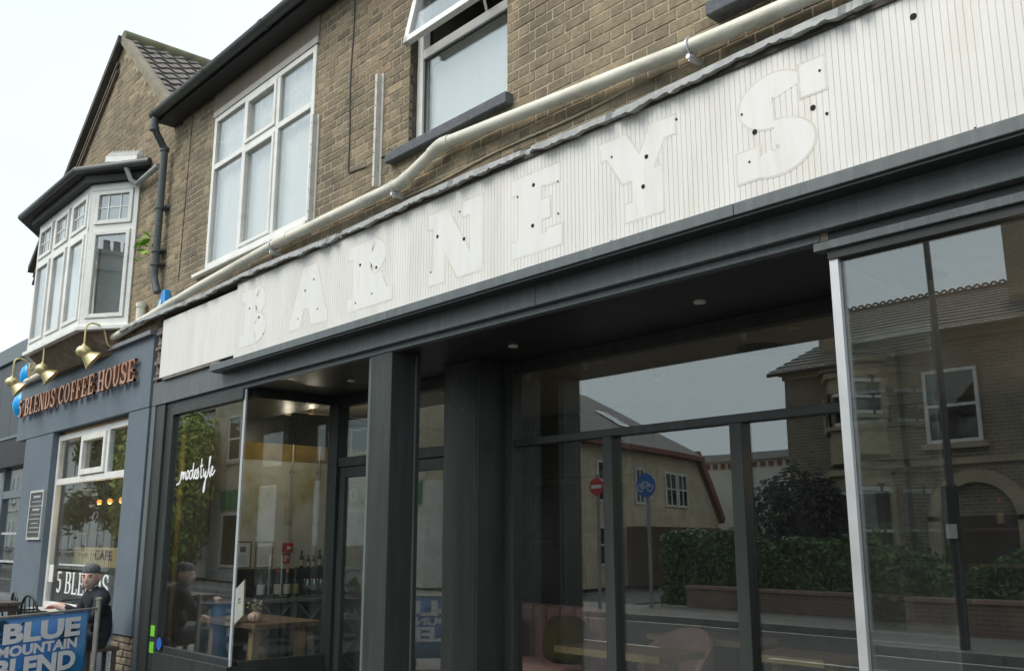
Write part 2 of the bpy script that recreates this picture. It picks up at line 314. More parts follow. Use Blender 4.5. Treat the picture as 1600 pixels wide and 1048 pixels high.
# ================================================================== THE SETTING: ground
ASPH = mat('asphalt', (.05, .05, .052), .9, var=.2, scale=3, bump=.5, bscale=90, dirt=(.075, .072, .068), dscale=1.2, damt=.7)
PAVE = mat('pavement', (.2, .19, .175), .9, var=.15, scale=2, bump=.4, bscale=60, dirt=(.13, .125, .115), dscale=1.5, damt=.7)
KERB = mat('kerb_stone', (.26, .25, .23), .9, var=.15, scale=5, bump=.3)
b = MB(); b.quad((-300,-300,-.13), (300,-300,-.13), (300,300,-.13), (-300,300,-.13)); struct(b.build('ground', mat('earth', (.12, .11, .085), .95, var=.2)))
b = MB(); b.box(-120, 60, -5.7, 1.75, -.3, -.12); struct(b.build('road', ASPH))
b = MB(); b.box(-120, 60, 1.9, 12, -.3, 0); struct(b.build('pavement', PAVE))
b = MB(); b.box(-120, 60, -8.2, -5.85, -.3, 0); struct(b.build('pavement', PAVE))
b = MB(); b.box(-26, -17, -60, -8.2, -.3, -.1); struct(b.build('side_road', ASPH))
for y0 in (1.75, -5.85):
    k = MB()
    for i in range(90): k.box(-75+i*.915, -75+i*.915+.9, y0, y0+.15, -.3, .004)
    struct(k.build('kerb', KERB))
mk = MB()
for i in range(16): mk.box(-60+i*4, -58+i*4, -2.08, -1.98, -.119, -.114)
mk.box(-60, 10, -5.55, -5.47, -.119, -.114)
struct(mk.build('road_markings', mat('road_paint', (.62, .62, .58), .8, var=.2, scale=20, dirt=(.15, .15, .15), dscale=8, damt=.8)))

# ================================================================== TERRACE BUILDING (brick upper floor, shopfront below)
YW = 4.0
tb = thing('terrace_building', 'long brown brick terrace building with charcoal recessed shopfront and white upper windows', 'building', (-5, 4, 0))
gh = thing('gabled_house', 'gabled brick house with white bay window above the blue grey coffee shopfront', 'building', (-13, 4, 0))
XS = -10.45                     # line between the two houses
W1 = (-9.26, -7.13, 4.27, 5.98); W2 = (-5.66, -4.5, 4.5, 6.0); W3 = (-2.6, -1.2, 4.4, 6.0)
HOLES = [W1, W2, W3]
ZB0, ZB1 = 3.78, 6.3
GA = (-12.45, 8.25)             # gable apex
def gable_z(x): return GA[1]-(GA[0]-x)*.80 if x < GA[0] else GA[1]-(x-GA[0])*.885

class Bricks:
    def __init__(s): s.items = []
BR_MAIN, BR_GAB = [], []
rb = random.Random(3)
def lay(x0, x1, z0, z1, holes, out, top=None):
    k0 = int(z0/.075); k1 = int(z1/.075)+1
    for k in range(k0, k1):
        za, zb = k*.075+.005, k*.075+.07
        x = x0-.4+(.169 if k % 2 else 0); st = True
        while x < x1:
            w = .215 if st else .1025
            a, c = x, x+w; x += w+.010; st = not st
            segs = [(max(a, x0), min(c, x1))]
            for h in holes:
                if zb > h[2] and za < h[3]:
                    ns = []
                    for p, q in segs:
                        if q <= h[0] or p >= h[1]: ns.append((p, q)); continue
                        if p < h[0]: ns.append((p, h[0]))
                        if q > h[1]: ns.append((h[1], q))
                    segs = ns
            for p, q in segs:
                if q-p < .03: continue
                if top and zb > min(top(p), top(q))-.03: continue
                out.append((p, q, za, zb, abs((q-p)-w) < 1e-6))
lay(XS, 1.5, ZB0, ZB1, HOLES, BR_MAIN)
lay(-15.4, XS-.002, 3.78, 8.3, [(-14.55, -11.4, 3.6, 5.95)], BR_GAB, gable_z)
def brick_geo(mb, p, q, za, zb, cx=0, cy=0, cz=0):
    d = rb.uniform(.0004, .0042); j = lambda: rb.uniform(-.0028, .0028)
    yf = YW-d-cy; yb = YW+.03-cy; e = .004
    o = [(p-cx, za-cz), (q-cx, za-cz), (q-cx, zb-cz), (p-cx, zb-cz)]
    fr = [(x+(e if i in (0, 3) else -e)+j(), yf+rb.uniform(-.001, .001), z+(e if i < 2 else -e)+j()) for i, (x, z) in enumerate(o)]
    md = [(x+j()*.6, yf+.004, z+j()*.6) for x, z in o]; bk = [(x, yb, z) for x, z in o]
    fs = [(0,1,2,3)]
    for i in range(4):
        i2 = (i+1) % 4; fs.append((4+i, 4+i2, i2, i)); fs.append((8+i, 8+i2, 4+i2, 4+i))
    mb.add(fr+md+bk, fs)
wm = MB(); wm.wallgrid(XS, 1.5, 2.9, 6.5, YW+.001, HOLES)
wall = wm.build('wall', M_MORTAR, tb)
def inframe(p, q, za, zb):
    v = Vector(((p+q)/2, YW, (za+zb)/2))-cam.location; dz = v.dot(fw)
    rt = fw.cross(Vector((0,0,1))).normalized(); up = rt.cross(fw)
    x = 800+1479*v.dot(rt)/dz; y = 524-1479*v.dot(up)/dz
    return -5 < x < 1605 and -5 < y < 1050 and za > 3.93
vis = sorted([i for i in range(len(BR_MAIN)) if inframe(*BR_MAIN[i][:4])], key=lambda i: (Vector((BR_MAIN[i][0], YW, BR_MAIN[i][2]))-cam.location).length)
near = set(vis[:300])
share = {}
stuff = MB()
for i, (p, q, za, zb, full) in enumerate(BR_MAIN):
    if i not in near: brick_geo(stuff, p, q, za, zb); continue
    if full:
        key = (round(q-p, 3), rb.randrange(8))
        if key not in share:
            m_ = MB(); brick_geo(m_, p, q, za, zb, p, YW, za); share[key] = m_.mesh('brick', M_BRICK)
        me = share[key]
    else:
        m_ = MB(); brick_geo(m_, p, q, za, zb, p, YW, za); me = m_.mesh('brick', M_BRICK)
    o = bpy.data.objects.new('brick', me); C.objects.link(o); o.parent = wall; o.location = (p, YW, za)
s_ = stuff.build('brickwork', M_BRICK, wall, fixn=False); s_['kind'] = 'stuff'
# reveals of the openings and dark rooms behind them
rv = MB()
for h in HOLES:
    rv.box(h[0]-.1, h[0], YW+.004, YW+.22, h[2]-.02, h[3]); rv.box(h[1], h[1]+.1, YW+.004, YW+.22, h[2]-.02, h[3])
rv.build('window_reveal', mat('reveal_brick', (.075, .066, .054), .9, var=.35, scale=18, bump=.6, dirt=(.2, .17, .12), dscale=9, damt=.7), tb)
ROOMD = mat('room_dark', (.22, .215, .2), .95)
rm = MB()
for h in HOLES:
    a_, c_, e_, g_ = h[0]-.12, h[1]+.12, h[2]-.12, h[3]+.12
    for q_ in (((a_, 5.2, e_), (c_, 5.2, e_), (c_, 5.2, g_), (a_, 5.2, g_)), ((a_, 4.23, e_), (a_, 5.2, e_), (a_, 5.2, g_), (a_, 4.23, g_)), ((c_, 4.23, e_), (c_, 5.2, e_), (c_, 5.2, g_), (c_, 4.23, g_)), ((a_, 4.1, g_), (c_, 4.1, g_), (c_, 5.2, g_), (a_, 5.2, g_)), ((a_, 4.1, e_), (c_, 4.1, e_), (c_, 5.2, e_), (a_, 5.2, e_))): rm.quad(*q_)
rm.box(XS, 1.5, 4.25, 9.5, 3.25, 3.3); rm.build('room', ROOMD, tb)
# smooth rendered head above the wide window, thin mortar fillet joints
b = MB(); b.box(-9.3, -7.1, YW-.011, YW+.02, 6.06, 6.30); b.build('render_band', RENDER, tb)
# roof, soffit, gutter
b = MB(); b.box(XS+.02, 1.5, 3.80, YW+.01, 6.275, 6.30); b.box(XS+.02, 1.5, 3.795, 3.82, 6.27, 6.42)
b.build('eaves_soffit', mat('black_soffit', (.018, .02, .022), .6, dirt=(.04, .04, .04)), tb)
b = MB(); b.prism([(0,0)], 0, 0) if False else None
b.add([(XS,3.74,6.40),(1.5,3.74,6.40),(1.5,7.6,9.0),(XS,7.6,9.0),(XS,3.74,6.34),(1.5,3.74,6.34),(1.5,7.6,8.94),(XS,7.6,8.94)], [(0,1,2,3),(7,6,5,4),(0,4,5,1),(1,5,6,2),(2,6,7,3),(3,7,4,0)])
M_SLATE = mat('roof_slate', (.1, .1, .105), .8, var=.25, scale=6, bump=.5, dirt=(.14, .135, .09), dscale=4, damt=.6)
b.build('roof', M_SLATE, tb)
b = MB()
pr = [(.062*math.cos(R(a)), .062*math.sin(R(a))) for a in range(-180, 1, 15)]
pi_ = [(.055*math.cos(R(a)), .055*math.sin(R(a))+.004) for a in range(0, -181, -15)]
poly = pr+pi_; k = len(poly); x0, x1 = XS+.02, 1.5; gy, gz = 3.745, 6.36
b.add([(x0, gy+a, gz+c) for a, c in poly]+[(x1, gy+a, gz+c) for a, c in poly], [tuple(range(k)), tuple(range(2*k-1, k-1, -1))]+[(i, (i+1) % k, k+(i+1) % k, k+i) for i in range(k)])
gut = b.build('gutter', GUT, tb, smooth=True)
for gx in (-10.4, -9.05, -7.75, -5.9):
    j = MB(); pts = [(.068*math.cos(R(a)), .068*math.sin(R(a))) for a in range(-180, 1, 15)]; pts2 = [(.0615*math.cos(R(a)), .0615*math.sin(R(a))) for a in range(0, -181, -15)]
    pl = pts+pts2; k = len(pl)
    j.add([(gx, gy+a, gz+c) for a, c in pl]+[(gx+.07, gy+a, gz+c) for a, c in pl], [tuple(range(k)), tuple(range(2*k-1, k-1, -1))]+[(i, (i+1) % k, k+(i+1) % k, k+i) for i in range(k)])
    j.build('gutter_joint', GUT, gut, smooth=True)
j = MB(); j.add([(XS+.015, gy+a, gz+c) for a, c in pr]+[(XS+.022, gy+a, gz+c) for a, c in pr], [tuple(range(13)), tuple(range(25, 12, -1))]+[(i, i+1, 14+i, 13+i) for i in range(12)]); j.build('gutter_end', GUT, gut)

# ---- upper windows
NET = mat('net_curtain', (.93, .90, .87), .9, var=.05, scale=2)
def curtain(x0, x1, z0, z1, y, parent, wave=.02, n=60, m=NET, name='curtain'):
    b = MB()
    for i in range(n):
        a, c = x0+(x1-x0)*i/n, x0+(x1-x0)*(i+1)/n
        ya, yc = y+wave*math.sin(a*26)+.4*wave*math.sin(a*61+1), y+wave*math.sin(c*26)+.4*wave*math.sin(c*61+1)
        b.quad((a, ya, z0), (c, yc, z0), (c, yc, z1), (a, ya, z1))
    return b.build(name, m, parent, smooth=True, fixn=False)
def frame_rect(b, x0, x1, z0, z1, y0, y1, w, wb=None):
    wb = wb or w
    b.box(x0, x0+w, y0, y1, z0, z1); b.box(x1-w, x1, y0, y1, z0, z1); b.box(x0+w, x1-w, y0+.001, y1, z1-w, z1); b.box(x0+w, x1-w, y0+.001, y1, z0, z0+wb)
def pane(x0, x1, z0, z1, y, parent, m=G_UP, th=.008):
    b = MB(); b.box(x0, x1, y, y+th, z0, z1); return b.build('pane', m, parent)
# W1: three lights with fanlights
x0, x1, z0, z1 = W1; b = MB(); yf = 3.985
frame_rect(b, x0, x1, z0, z1, yf, yf+.07, .06)
xa, xb = x0+(x1-x0)*.345, x0+(x1-x0)*.67; zt = 5.40
for xm in (xa, xb): b.box(xm-.03, xm+.03, yf+.002, yf+.07, z0+.06, z1-.06)
edges = [(x0+.06, xa-.03), (xa+.03, xb-.03), (xb+.03, x1-.06)]
for i, (p, q) in enumerate(edges):
    b.box(p, q, yf+.003, yf+.07, zt-.03, zt+.03)
    if i == 1:
        frame_rect(b, p+.002, q-.002, zt+.032, z1-.062, yf-.012, yf+.05, .042); frame_rect(b, p+.002, q-.002, z0+.062, zt-.032, yf-.010, yf+.05, .038)
w1 = b.build('window', WHITE_UPVC, tb, bevel=.006)
for i, (p, q) in enumerate(edges):
    e = .04 if i == 1 else 0
    pane(p+e, q-e, zt+.03+e, z1-.06-e, yf+.03, w1); pane(p+e, q-e, z0+.06+e, zt-.03-e, yf+.03, w1)
    gb = MB()
    for u in (.33, .66): xx = p+e+(q-p-2*e)*u; gb.box(xx-.006, xx+.006, yf+.041, yf+.047, zt+.03, z1-.07)
    zz = (zt+z1-.03)/2; gb.box(p+e, q-e, yf+.042, yf+.048, zz-.006, zz+.006)
    gb.build('glazing_bar', WHITE_UPVC, w1)
curtain(x0+.05, x1-.05, z0+.03, z1-.03, yf+.10, w1, .005, 150)
b = MB(); b.box(x0-.22, x1+.02, 3.94, 4.01, z0-.05, z0-.012); b.build('sill', WHITE_UPVC, w1, bevel=.006)
b = MB(); b.box(x0-.02, x1+.03, 3.975, 4.02, z1+.003, z1+.07); b.build('head_trim', mat('pale_grey_trim', (.45, .43, .4), .7, var=.1), w1)
# W2: deep reveal, open top sash
x0, x1, z0, z1 = W2; yf = 4.07; b = MB(); ZT = 5.27
frame_rect(b, x0, x1, z0, z1, yf, yf+.07, .075)
b.box(x0+.075, x1-.075, yf+.002, yf+.07, ZT-.04, ZT+.04)
w2 = b.build('window', WHITE_UPVC, tb, bevel=.006)
pane(x0+.075, x1-.075, z0+.075, ZT-.04, yf+.03, w2)
g_ = MB(); frame_rect(g_, x0+.076, x1-.076, z0+.076, ZT-.041, yf+.02, yf+.028, .014); g_.build('gasket', BLACK_PAINT, w2)
b = MB(); b.box(x0+.09, x1-.06, yf+.09, yf+.095, z0+.02, ZT-.08); b.build('roller_blind', mat('pale_blind', (.78, .80, .80), .8, var=.03), w2)
sash = MB(); hz = z1-.08; ang = R(12); L = hz-ZT-.02
def sp(u, x, d=0): return (x, yf-.004-math.sin(ang)*u-d*math.cos(ang), hz-math.cos(ang)*u+d*math.sin(ang))
xa, xb = x0+.04, x1-.04
def sbeam(ma, xA, uA, xB, uB, w):
    mid = .0; ma.beam(sp(uA, xA, .02), sp(uB, xB, .02), w, .05, up=(0, -math.cos(ang), math.sin(ang)))
sbeam(sash, xa+.03, 0, xa+.03, L, .06); sbeam(sash, xb-.03, 0, xb-.03, L, .06); sbeam(sash, xa, L-.03, xb, L-.03, .06); sbeam(sash, xa, .03, xb, .03, .06)
sa = sash.build('open_sash', WHITE_UPVC, w2, bevel=.004)
gp = MB(); vs_ = [sp(.06, xa+.05, .02), sp(.06, xb-.05, .02), sp(L-.06, xb-.05, .02), sp(L-.06, xa+.05, .02)]; gp.add(vs_+[(v[0], v[1]+.006, v[2]) for v in vs_], [(0,1,2,3),(7,6,5,4),(0,4,5,1),(1,5,6,2),(2,6,7,3),(3,7,4,0)]); gp.build('pane', G_UP, w2)
st = MB(); st.beam(sp(L-.08, xb-.18), (xb-.3, yf+.03, ZT+.06), .02, .012); st.build('stay', STEEL, w2); st = MB(); st.beam((xa+.01, yf+.02, hz-.3), sp(L*.5, xa+.02), .016, .01); st.build('stay', STEEL, w2)
b = MB(); b.box(x0-.22, x1+.06, 3.93, 4.06, z0-.095, z0-.012); b.build('sill', SLATE, w2, bevel=.008)
# W3: right, mostly out of frame
x0, x1, z0, z1 = W3; yf = 4.07; b = MB(); frame_rect(b, x0, x1, z0, z1, yf, yf+.07, .075); w3 = b.build('window', WHITE_UPVC, tb, bevel=.006)
pane(x0+.075, x1-.075, z0+.075, z1-.075, yf+.03, w3); b = MB(); b.box(x0+.05, x1-.05, yf+.12, yf+.125, z0, z1); b.build('roller_blind', MATS['pale_blind'], w3)
b = MB(); b.box(x0-.16, x1+.1, 3.89, 4.06, z0-.12, z0-.035); b.build('sill', SLATE, w3, bevel=.008)
b = MB(); r9 = random.Random(2)
for i in range(24):
    xx = x0-.14+i*.06; b.box(xx, xx+.061, 3.93+r9.uniform(0, .03), 4.05, z0-.034, z0-.034+r9.uniform(.006, .03))
b.build('crumbling_mortar', M_MORTAR, w3)

# ---- shopfront carpentry
BZ0, BZ1 = 2.94, 3.19
for xa, xb in ((-10.30, -7.36), (-7.357, -4.18), (-4.177, -1.1), (-1.097, 1.5)): b = MB(); b.box(xa, xb, 3.95, 4.2, BZ0, BZ1); b.build('beam', GREY_PAINT, tb, bevel=.004)
b = MB(); b.box(-10.18, -2.24, 3.99, 4.05, 2.897, BZ0-.003); b.build('beam_lip', GREY_PAINT, tb, bevel=.003)
for xa, xb in ((-8.60, -5.62), (-5.617, -2.6), (-2.597, 1.5)): b = MB(); b.box(xa, xb, 3.82, 3.952, 3.085, 3.15); b.build('moulding', GREY_PAINT, tb, bevel=.004)
b = MB(); b.box(-8.55, 1.5, 3.835, 3.949, 3.07, 3.0845); b.build('moulding_underside', BLACK_PAINT, tb)  # black strip: shade under the overhang put into the colour
b = MB(); b.box(-2.26, 1.5, 3.965, 4.03, 2.845, 2.885); b.build('window_header', GREY_PAINT, tb, bevel=.003)
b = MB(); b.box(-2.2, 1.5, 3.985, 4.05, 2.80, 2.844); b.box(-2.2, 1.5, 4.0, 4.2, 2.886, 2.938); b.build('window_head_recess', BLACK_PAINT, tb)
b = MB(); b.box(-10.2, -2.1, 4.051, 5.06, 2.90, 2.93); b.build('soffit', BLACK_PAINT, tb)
DL = mat('downlight_lens', (.8, .8, .78), .3, var=.02)
for x, y in ((-3.33, 4.5), (-5.05, 4.55), (-7.15, 4.5)):
    d = MB(); d.lathe([(.001, 0), (.036, 0), (.036, .012), (.001, .012)], (x, y, 2.888), 20); d.build('downlight', DL, tb)
def pillar(x0, x1, y0, y1, name='pillar'):
    b = MB(); b.box(x0, x1, y0, y1, 0, 2.899); o = b.build(name, GREY_SHADED, tb, bevel=.004); return o
p1 = pillar(-6.08, -5.80, 4.0, 4.27)
b = MB(); b.box(-6.125, -6.082, 4.012, 4.26, 0, 2.899); b.box(-5.798, -5.79, 4.215, 4.23, 0, 2.899); b.build('bead', GREY_PAINT, p1, bevel=.002)
p2 = pillar(-6.02, -5.60, 4.68, 5.03)
b = MB(); b.box(-6.055, -6.022, 4.70, 5.0, 0, 2.899); b.box(-6.0, -5.62, 4.675, 4.679, 0, 2.84); b.build('bead', GREY_SHADED, p2, bevel=.002)
# left display window: front pane + return pane
fr = MB()
fr.box(-10.20, -9.97, 3.965, 4.1, 0, 2.938); fr.box(-9.968, -9.80, 3.99, 4.09, 0, 2.896); fr.box(-9.80, -8.2, 3.985, 4.07, 2.80, 2.896); fr.box(-9.80, -8.17, 3.97, 4.08, 0, .42)
fr.box(-9.80, -8.20, 4.005, 4.06, .42, .48)
fr.box(-8.225, -8.165, 4.08, 4.95, 2.82, 2.899); fr.box(-8.225, -8.165, 4.08, 4.95, 0, .46)
dw = fr.build('display_window', GREY_SHADED, tb, bevel=.004)
pane(-9.80, -8.205, .48, 2.80, 4.025, dw, G_SHOP)
b = MB(); b.box(-8.199, -8.191, 4.04, 4.95, .46, 2.82); b.build('pane', G_SHOP, dw)
b = MB(); b.box(-8.215, -8.175, 4.006, 4.024, .42, 2.899); b.build('corner_trim', SILVER, dw, bevel=.003)
sm = MB()
STK = mat('lime_sticker', (.2, .62, .05), .5, var=.05); STB = mat('blue_sticker', (.03, .12, .5), .5, var=.2, scale=30)
for i, z in enumerate((.56, .40)): b = MB(); b.box(-9.94, -9.84, 3.983, 3.989, z, z+.105); b.box(-9.94, -9.84, 3.9825, 3.9835, z+.10, z+.104); b.build('sticker', STK, dw)
b = MB(); b.lathe([(.001, 0), (.06, 0), (.06, .004), (.001, .004)], (-9.71, 3.984, .50), 20, (0,1,0)); b.build('sticker', STB, dw)
# right display window
fr = MB(); fr.box(-2.2, 1.5, 3.97, 4.08, 0, .42); fr.box(-2.2, 1.5, 4.005, 4.06, .42, .48); fr.box(1.3, 1.5, 3.98, 4.1, 0, 2.8); fr.box(-2.215, -2.155, 4.08, 4.95, 2.80, 2.899); fr.box(-2.215, -2.155, 4.08, 4.95, 0, .46)
dr = fr.build('display_window', GREY_SHADED, tb, bevel=.004)
pane(-2.17, 1.3, .48, 2.80, 4.025, dr, G_SHOP)
b = MB(); b.box(-2.189, -2.181, 4.04, 4.95, .46, 2.80); b.build('pane', G_SHOP, dr)
b = MB(); b.box(-2.20, -2.155, 3.995, 4.024, .42, 2.80); b.build('corner_trim', STEEL, dr, bevel=.003)
# lobby door screen (y = 5)
YS = 5.0
fr = MB(); ZTR = 2.25
fr.box(-8.25, -8.08, YS-.05, YS+.08, 0, 2.899); fr.box(-8.08, -6.0, YS-.03, YS+.06, 2.80, 2.899); fr.box(-8.08, -6.0, YS-.035, YS+.06, ZTR-.045, ZTR+.045)
fr.box(-7.30, -7.18, YS-.034, YS+.06, 0, 2.80); fr.box(-6.12, -6.0, YS-.03, YS+.06, 0, 2.80)
en = fr.build('entrance_screen', GREY_SHADED, tb, bevel=.004)
for p, q in ((-8.08, -7.30), (-7.18, -6.12)):
    pane(p, q, ZTR+.045, 2.80, YS+.01, en, G_SHOP)
    d = MB(); frame_rect(d, p+.012, q-.012, .02, ZTR-.05, YS-.02, YS+.03, .10, .22); do = d.build('door', GREY_SHADED, tb, bevel=.004); pane(p+.1, q-.1, .24, ZTR-.15, YS, do, G_SHOP)
    h = MB(); hx = q-.07 if p < -7.5 else p+.07; h.tube([(hx, YS-.02, .95), (hx, YS-.07, .95), (hx, YS-.07, 1.35), (hx, YS-.02, 1.35)], .012); h.build('handle', STEEL, do, smooth=True)
# glazed centre screen
fr = MB(); xl, xr = -5.60, -2.20
fr.box(xl, xl+.10, YS-.05, YS+.05, 0, 2.899); fr.box(xl+.1, xr, YS-.02, YS+.05, 2.80, 2.899); fr.box(xl+.1, xr, YS-.035, YS+.05, ZTR-.03, ZTR+.025); fr.box(xl+.1, xr, YS-.03, YS+.05, 0, .16)
sc_ = fr.build('glazed_screen', GREY_SHADED, tb, bevel=.004)
mul = [(-4.565, -4.475), (-3.49, -3.40)]
for p, q in mul: b = MB(); b.box(p, q, YS-.04, YS+.05, .16, ZTR-.03); b.build('mullion', GREY_SHADED, sc_, bevel=.004)
ed = [xl+.1, -4.565, -4.475, -3.49, -3.40, xr]
for i in (0, 2, 4): pane(ed[i], ed[i+1], .16, ZTR-.03, YS+.01, sc_, G_SHOP)
pane(xl+.1, xr, ZTR+.025, 2.80, YS+.01, sc_, G_SHOP)
# black hidden corner behind the left frame post, party pier
b = MB(); b.box(-10.31, -10.205, 3.955, 4.25, 0, 2.938); b.build('side_post', GREY_PAINT, tb)

# ================================================================== inside of the bar
PLASTER = mat('peeling_plaster', (.70, .68, .58), .95, var=.18, scale=2.2, bump=.5, bscale=18, dirt=(.45, .41, .13), dscale=2.3, damt=1)
b = MB(); b.box(-10.2, -10.14, 4.1, 11, 0, 3.2); pw = b.build('party_wall', PLASTER, tb)
b = MB(); b.box(-10.139, -10.13, 4.9, 7.2, 2.42, 2.62); b.build('plaster_band', mat('ochre_plaster', (.33, .24, .07), .95, var=.3, scale=5), pw)
b = MB(); b.box(-10.139, -10.12, 4.95, 10.5, 2.62, 3.0); b.build('bulkhead', BLACK_PAINT, pw)
for k_ in range(5): b = MB(); b.box(-10.139, -10.105, 4.11+k_*.165, 4.11+k_*.165+.155, 0, 2.85); b.build('timber_board', mat('brown_board', (.10, .07, .035), .7, var=.4, scale=4, stretch=(8, 8, 1)), pw)  # dark boards added so lit plaster doesn't wash out the pane's reflection
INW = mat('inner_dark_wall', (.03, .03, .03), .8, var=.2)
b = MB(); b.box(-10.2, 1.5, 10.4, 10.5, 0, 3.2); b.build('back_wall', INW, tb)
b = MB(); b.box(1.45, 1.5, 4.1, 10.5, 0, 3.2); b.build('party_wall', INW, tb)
b = MB(); b.box(-10.2, 1.5, 4.1, 10.5, -.02, .03); b.build('floor', mat('floor_boards', (.11, .085, .06), .6, var=.25, scale=5, stretch=(1, 8, 1)), tb)
b = MB(); b.box(-10.2, 1.5, 5.065, 10.5, 3.02, 3.08); b.box(-2.2, 1.5, 4.2, 5.065, 3.0, 3.06); b.build('ceiling', mat('beige_ceiling', (.42, .40, .34), .9, var=.06), tb)

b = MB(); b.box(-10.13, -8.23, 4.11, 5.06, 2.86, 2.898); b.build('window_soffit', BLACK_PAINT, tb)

# ================================================================== neighbouring gabled house
gw = MB(); gw.wallgrid(-15.4, XS-.001, 3.70, 5.95, YW+.001, [(-14.55, -11.4, 3.6, 5.9)])
gw.add([(-15.4, YW+.001, 5.95), (XS-.001, YW+.001, 5.95), (XS-.001, YW+.001, gable_z(XS)-.02), (GA[0], YW+.001, GA[1]-.02), (-15.4, YW+.001, gable_z(-15.4)-.02)], [(0,1,2,3,4)])
gwall = gw.build('wall', M_MORTAR, gh)
s2 = MB()
for p, q, za, zb, full in BR_GAB: brick_geo(s2, p, q, za, zb)
o = s2.build('brickwork', M_BRICK, gwall, fixn=False); o['kind'] = 'stuff'
b = MB(); b.box(-15.38, -15.3, 4.13, 9, 0, 5.9); b.build('side_wall', BLUEGREY, gh)
# roof slabs and verge
def slab(b, xa, za, xb, zb, y0, y1, th):
    b.add([(xa,y0,za),(xb,y0,zb),(xb,y1,zb),(xa,y1,za),(xa,y0,za-th),(xb,y0,zb-th),(xb,y1,zb-th),(xa,y1,za-th)], [(0,1,2,3),(7,6,5,4),(0,4,5,1),(1,5,6,2),(2,6,7,3),(3,7,4,0)])
b = MB(); slab(b, GA[0], GA[1]+.02, -10.2, gable_z(-10.2)+.02, 3.99, 9, .06); slab(b, -15.7, gable_z(-15.7)+.02, GA[0], GA[1]+.019, 3.97, 9, .06)
groof = b.build('roof', mat('roof_batten_dark', (.05, .045, .04), .9), gh)
TILE = mat('concrete_tile', (.16, .145, .135), .9, var=.3, scale=9, bump=.5, bscale=50, dirt=(.2, .18, .09), dscale=5, damt=.5)
sl = math.atan(.885); cs, sn = math.cos(sl), math.sin(sl)
tm = MB(); nseg = 8; L_, Wd = .24, .215
for k_ in range(nseg+1):
    yy = Wd*k_/nseg; h = .014*math.sin(2*math.pi*k_/nseg)+.02
    for u, hh in ((0, h+.03), (L_, h+.002), (0, h+.008), (L_, h-.018)):
        # u runs from the lower edge up the slope
        tm.v.append((-cs*u+sn*hh, yy, sn*u+cs*hh))
for k_ in range(nseg):
    a = k_*4; c = a+4
    for f in ((a, c, c+1, a+1), (a, a+2, c+2, c), (a+2, a+3, c+3, c+2)): tm.f.append(f); tm.m.append(0)
tme = tm.mesh('roof_tile', TILE); smooth_by_angle(tme)
for r_ in range(14):
    s0 = .205*(r_+1)
    for c_ in range(15):
        o = bpy.data.objects.new('roof_tile', tme); C.objects.link(o); o.parent = groof
        o.location = (GA[0]+cs*s0, 4.06+c_*.215, GA[1]+.03-sn*s0+rb.uniform(-.004, .004)); o.rotation_euler = (rb.uniform(-.01, .01), rb.uniform(-.015, .015), 0)
b = MB(); b.tube([(GA[0], 3.97, GA[1]+.05), (GA[0], 9, GA[1]+.05)], .10, 14); b.build('ridge_tile', mat('mossy_ridge', (.14, .135, .09), .9, var=.3, scale=6, dirt=(.2, .19, .05), dscale=4, damt=.8), groof, smooth=True)
VERGE = mat('cement_verge', (.24, .215, .16), .95, var=.2, scale=8, bump=.5)
b = MB(); slab(b, GA[0], GA[1]+.075, -10.35, gable_z(-10.35)+.075, 3.94, 4.07, .13); b.build('verge', VERGE, groof)
b = MB(); slab(b, -15.7, gable_z(-15.7)+.06, GA[0], GA[1]+.06, 3.90, 4.05, .10); b.build('verge_board', mat('verge_dark', (.09, .085, .07), .9, var=.3), groof)
for d in (.17, .29):
    b = MB(); slab(b, -15.6, gable_z(-15.6)-d, GA[0]-.12, GA[1]-d-.1, 3.955, 4.02, .045); b.build('corbel_course', mat('corbel_brick', (.13, .105, .085), .9, var=.3, scale=25), gwall)
# ---- oriel bay
bay = [(-14.6, 4.0), (-14.04, 3.62), (-11.92, 3.62), (-11.36, 4.0)]
BZa, BZb = 4.05, 5.88
def facebox(b, i, u0, u1, z0, z1, d0, d1):
    (xa, ya), (xb, yb) = bay[i], bay[i+1]; dx, dy = xb-xa, yb-ya; ln_ = math.hypot(dx, dy); nx, ny = dy/ln_, -dx/ln_
    q = [(xa+dx*u+nx*d, ya+dy*u+ny*d) for u, d in ((u0, d1), (u1, d1), (u1, d0), (u0, d0))]
    b.prismz(q, z0, z1)
fb = MB(); bw = None
ZTB = 5.30
spec = {0: [0, 1], 1: [0, .335, .66, 1], 2: [0, 1]}
for i in (0, 1, 2):
    us = spec[i]; wln = math.hypot(bay[i+1][0]-bay[i][0], bay[i+1][1]-bay[i][1]); m_ = .05/wln
    facebox(fb, i, 0, 1, BZa, BZa+.09, -.03, .03); facebox(fb, i, 0, 1, BZb-.09, BZb, -.03, .031)
    for j, u in enumerate(us):
        a, c = (u-m_*.6, u+m_*.6)
        if j == 0: a, c = 0, m_*1.3
        if j == len(us)-1: a, c = 1-m_*1.3, 1
        facebox(fb, i, a, c, BZa+.09, BZb-.09, -.03, .029)
    facebox(fb, i, 0, 1, ZTB-.04, ZTB+.04, -.028, .027)
    for u0, u1 in zip(us, us[1:]):
        a, c = u0+m_*1.5, u1-m_*1.5
        for za, zb in ((BZa+.10, ZTB-.045), (ZTB+.045, BZb-.10)):
            w_ = .05/wln
            facebox(fb, i, a, a+w_, za, zb, -.01, .045); facebox(fb, i, c-w_, c, za, zb, -.01, .045); facebox(fb, i, a+w_, c-w_, za, za+.05, -.01, .044); facebox(fb, i, a+w_, c-w_, zb-.05, zb, -.01, .044)
bw = fb.build('bay_window', WHITE_UPVC, gh, bevel=.005)
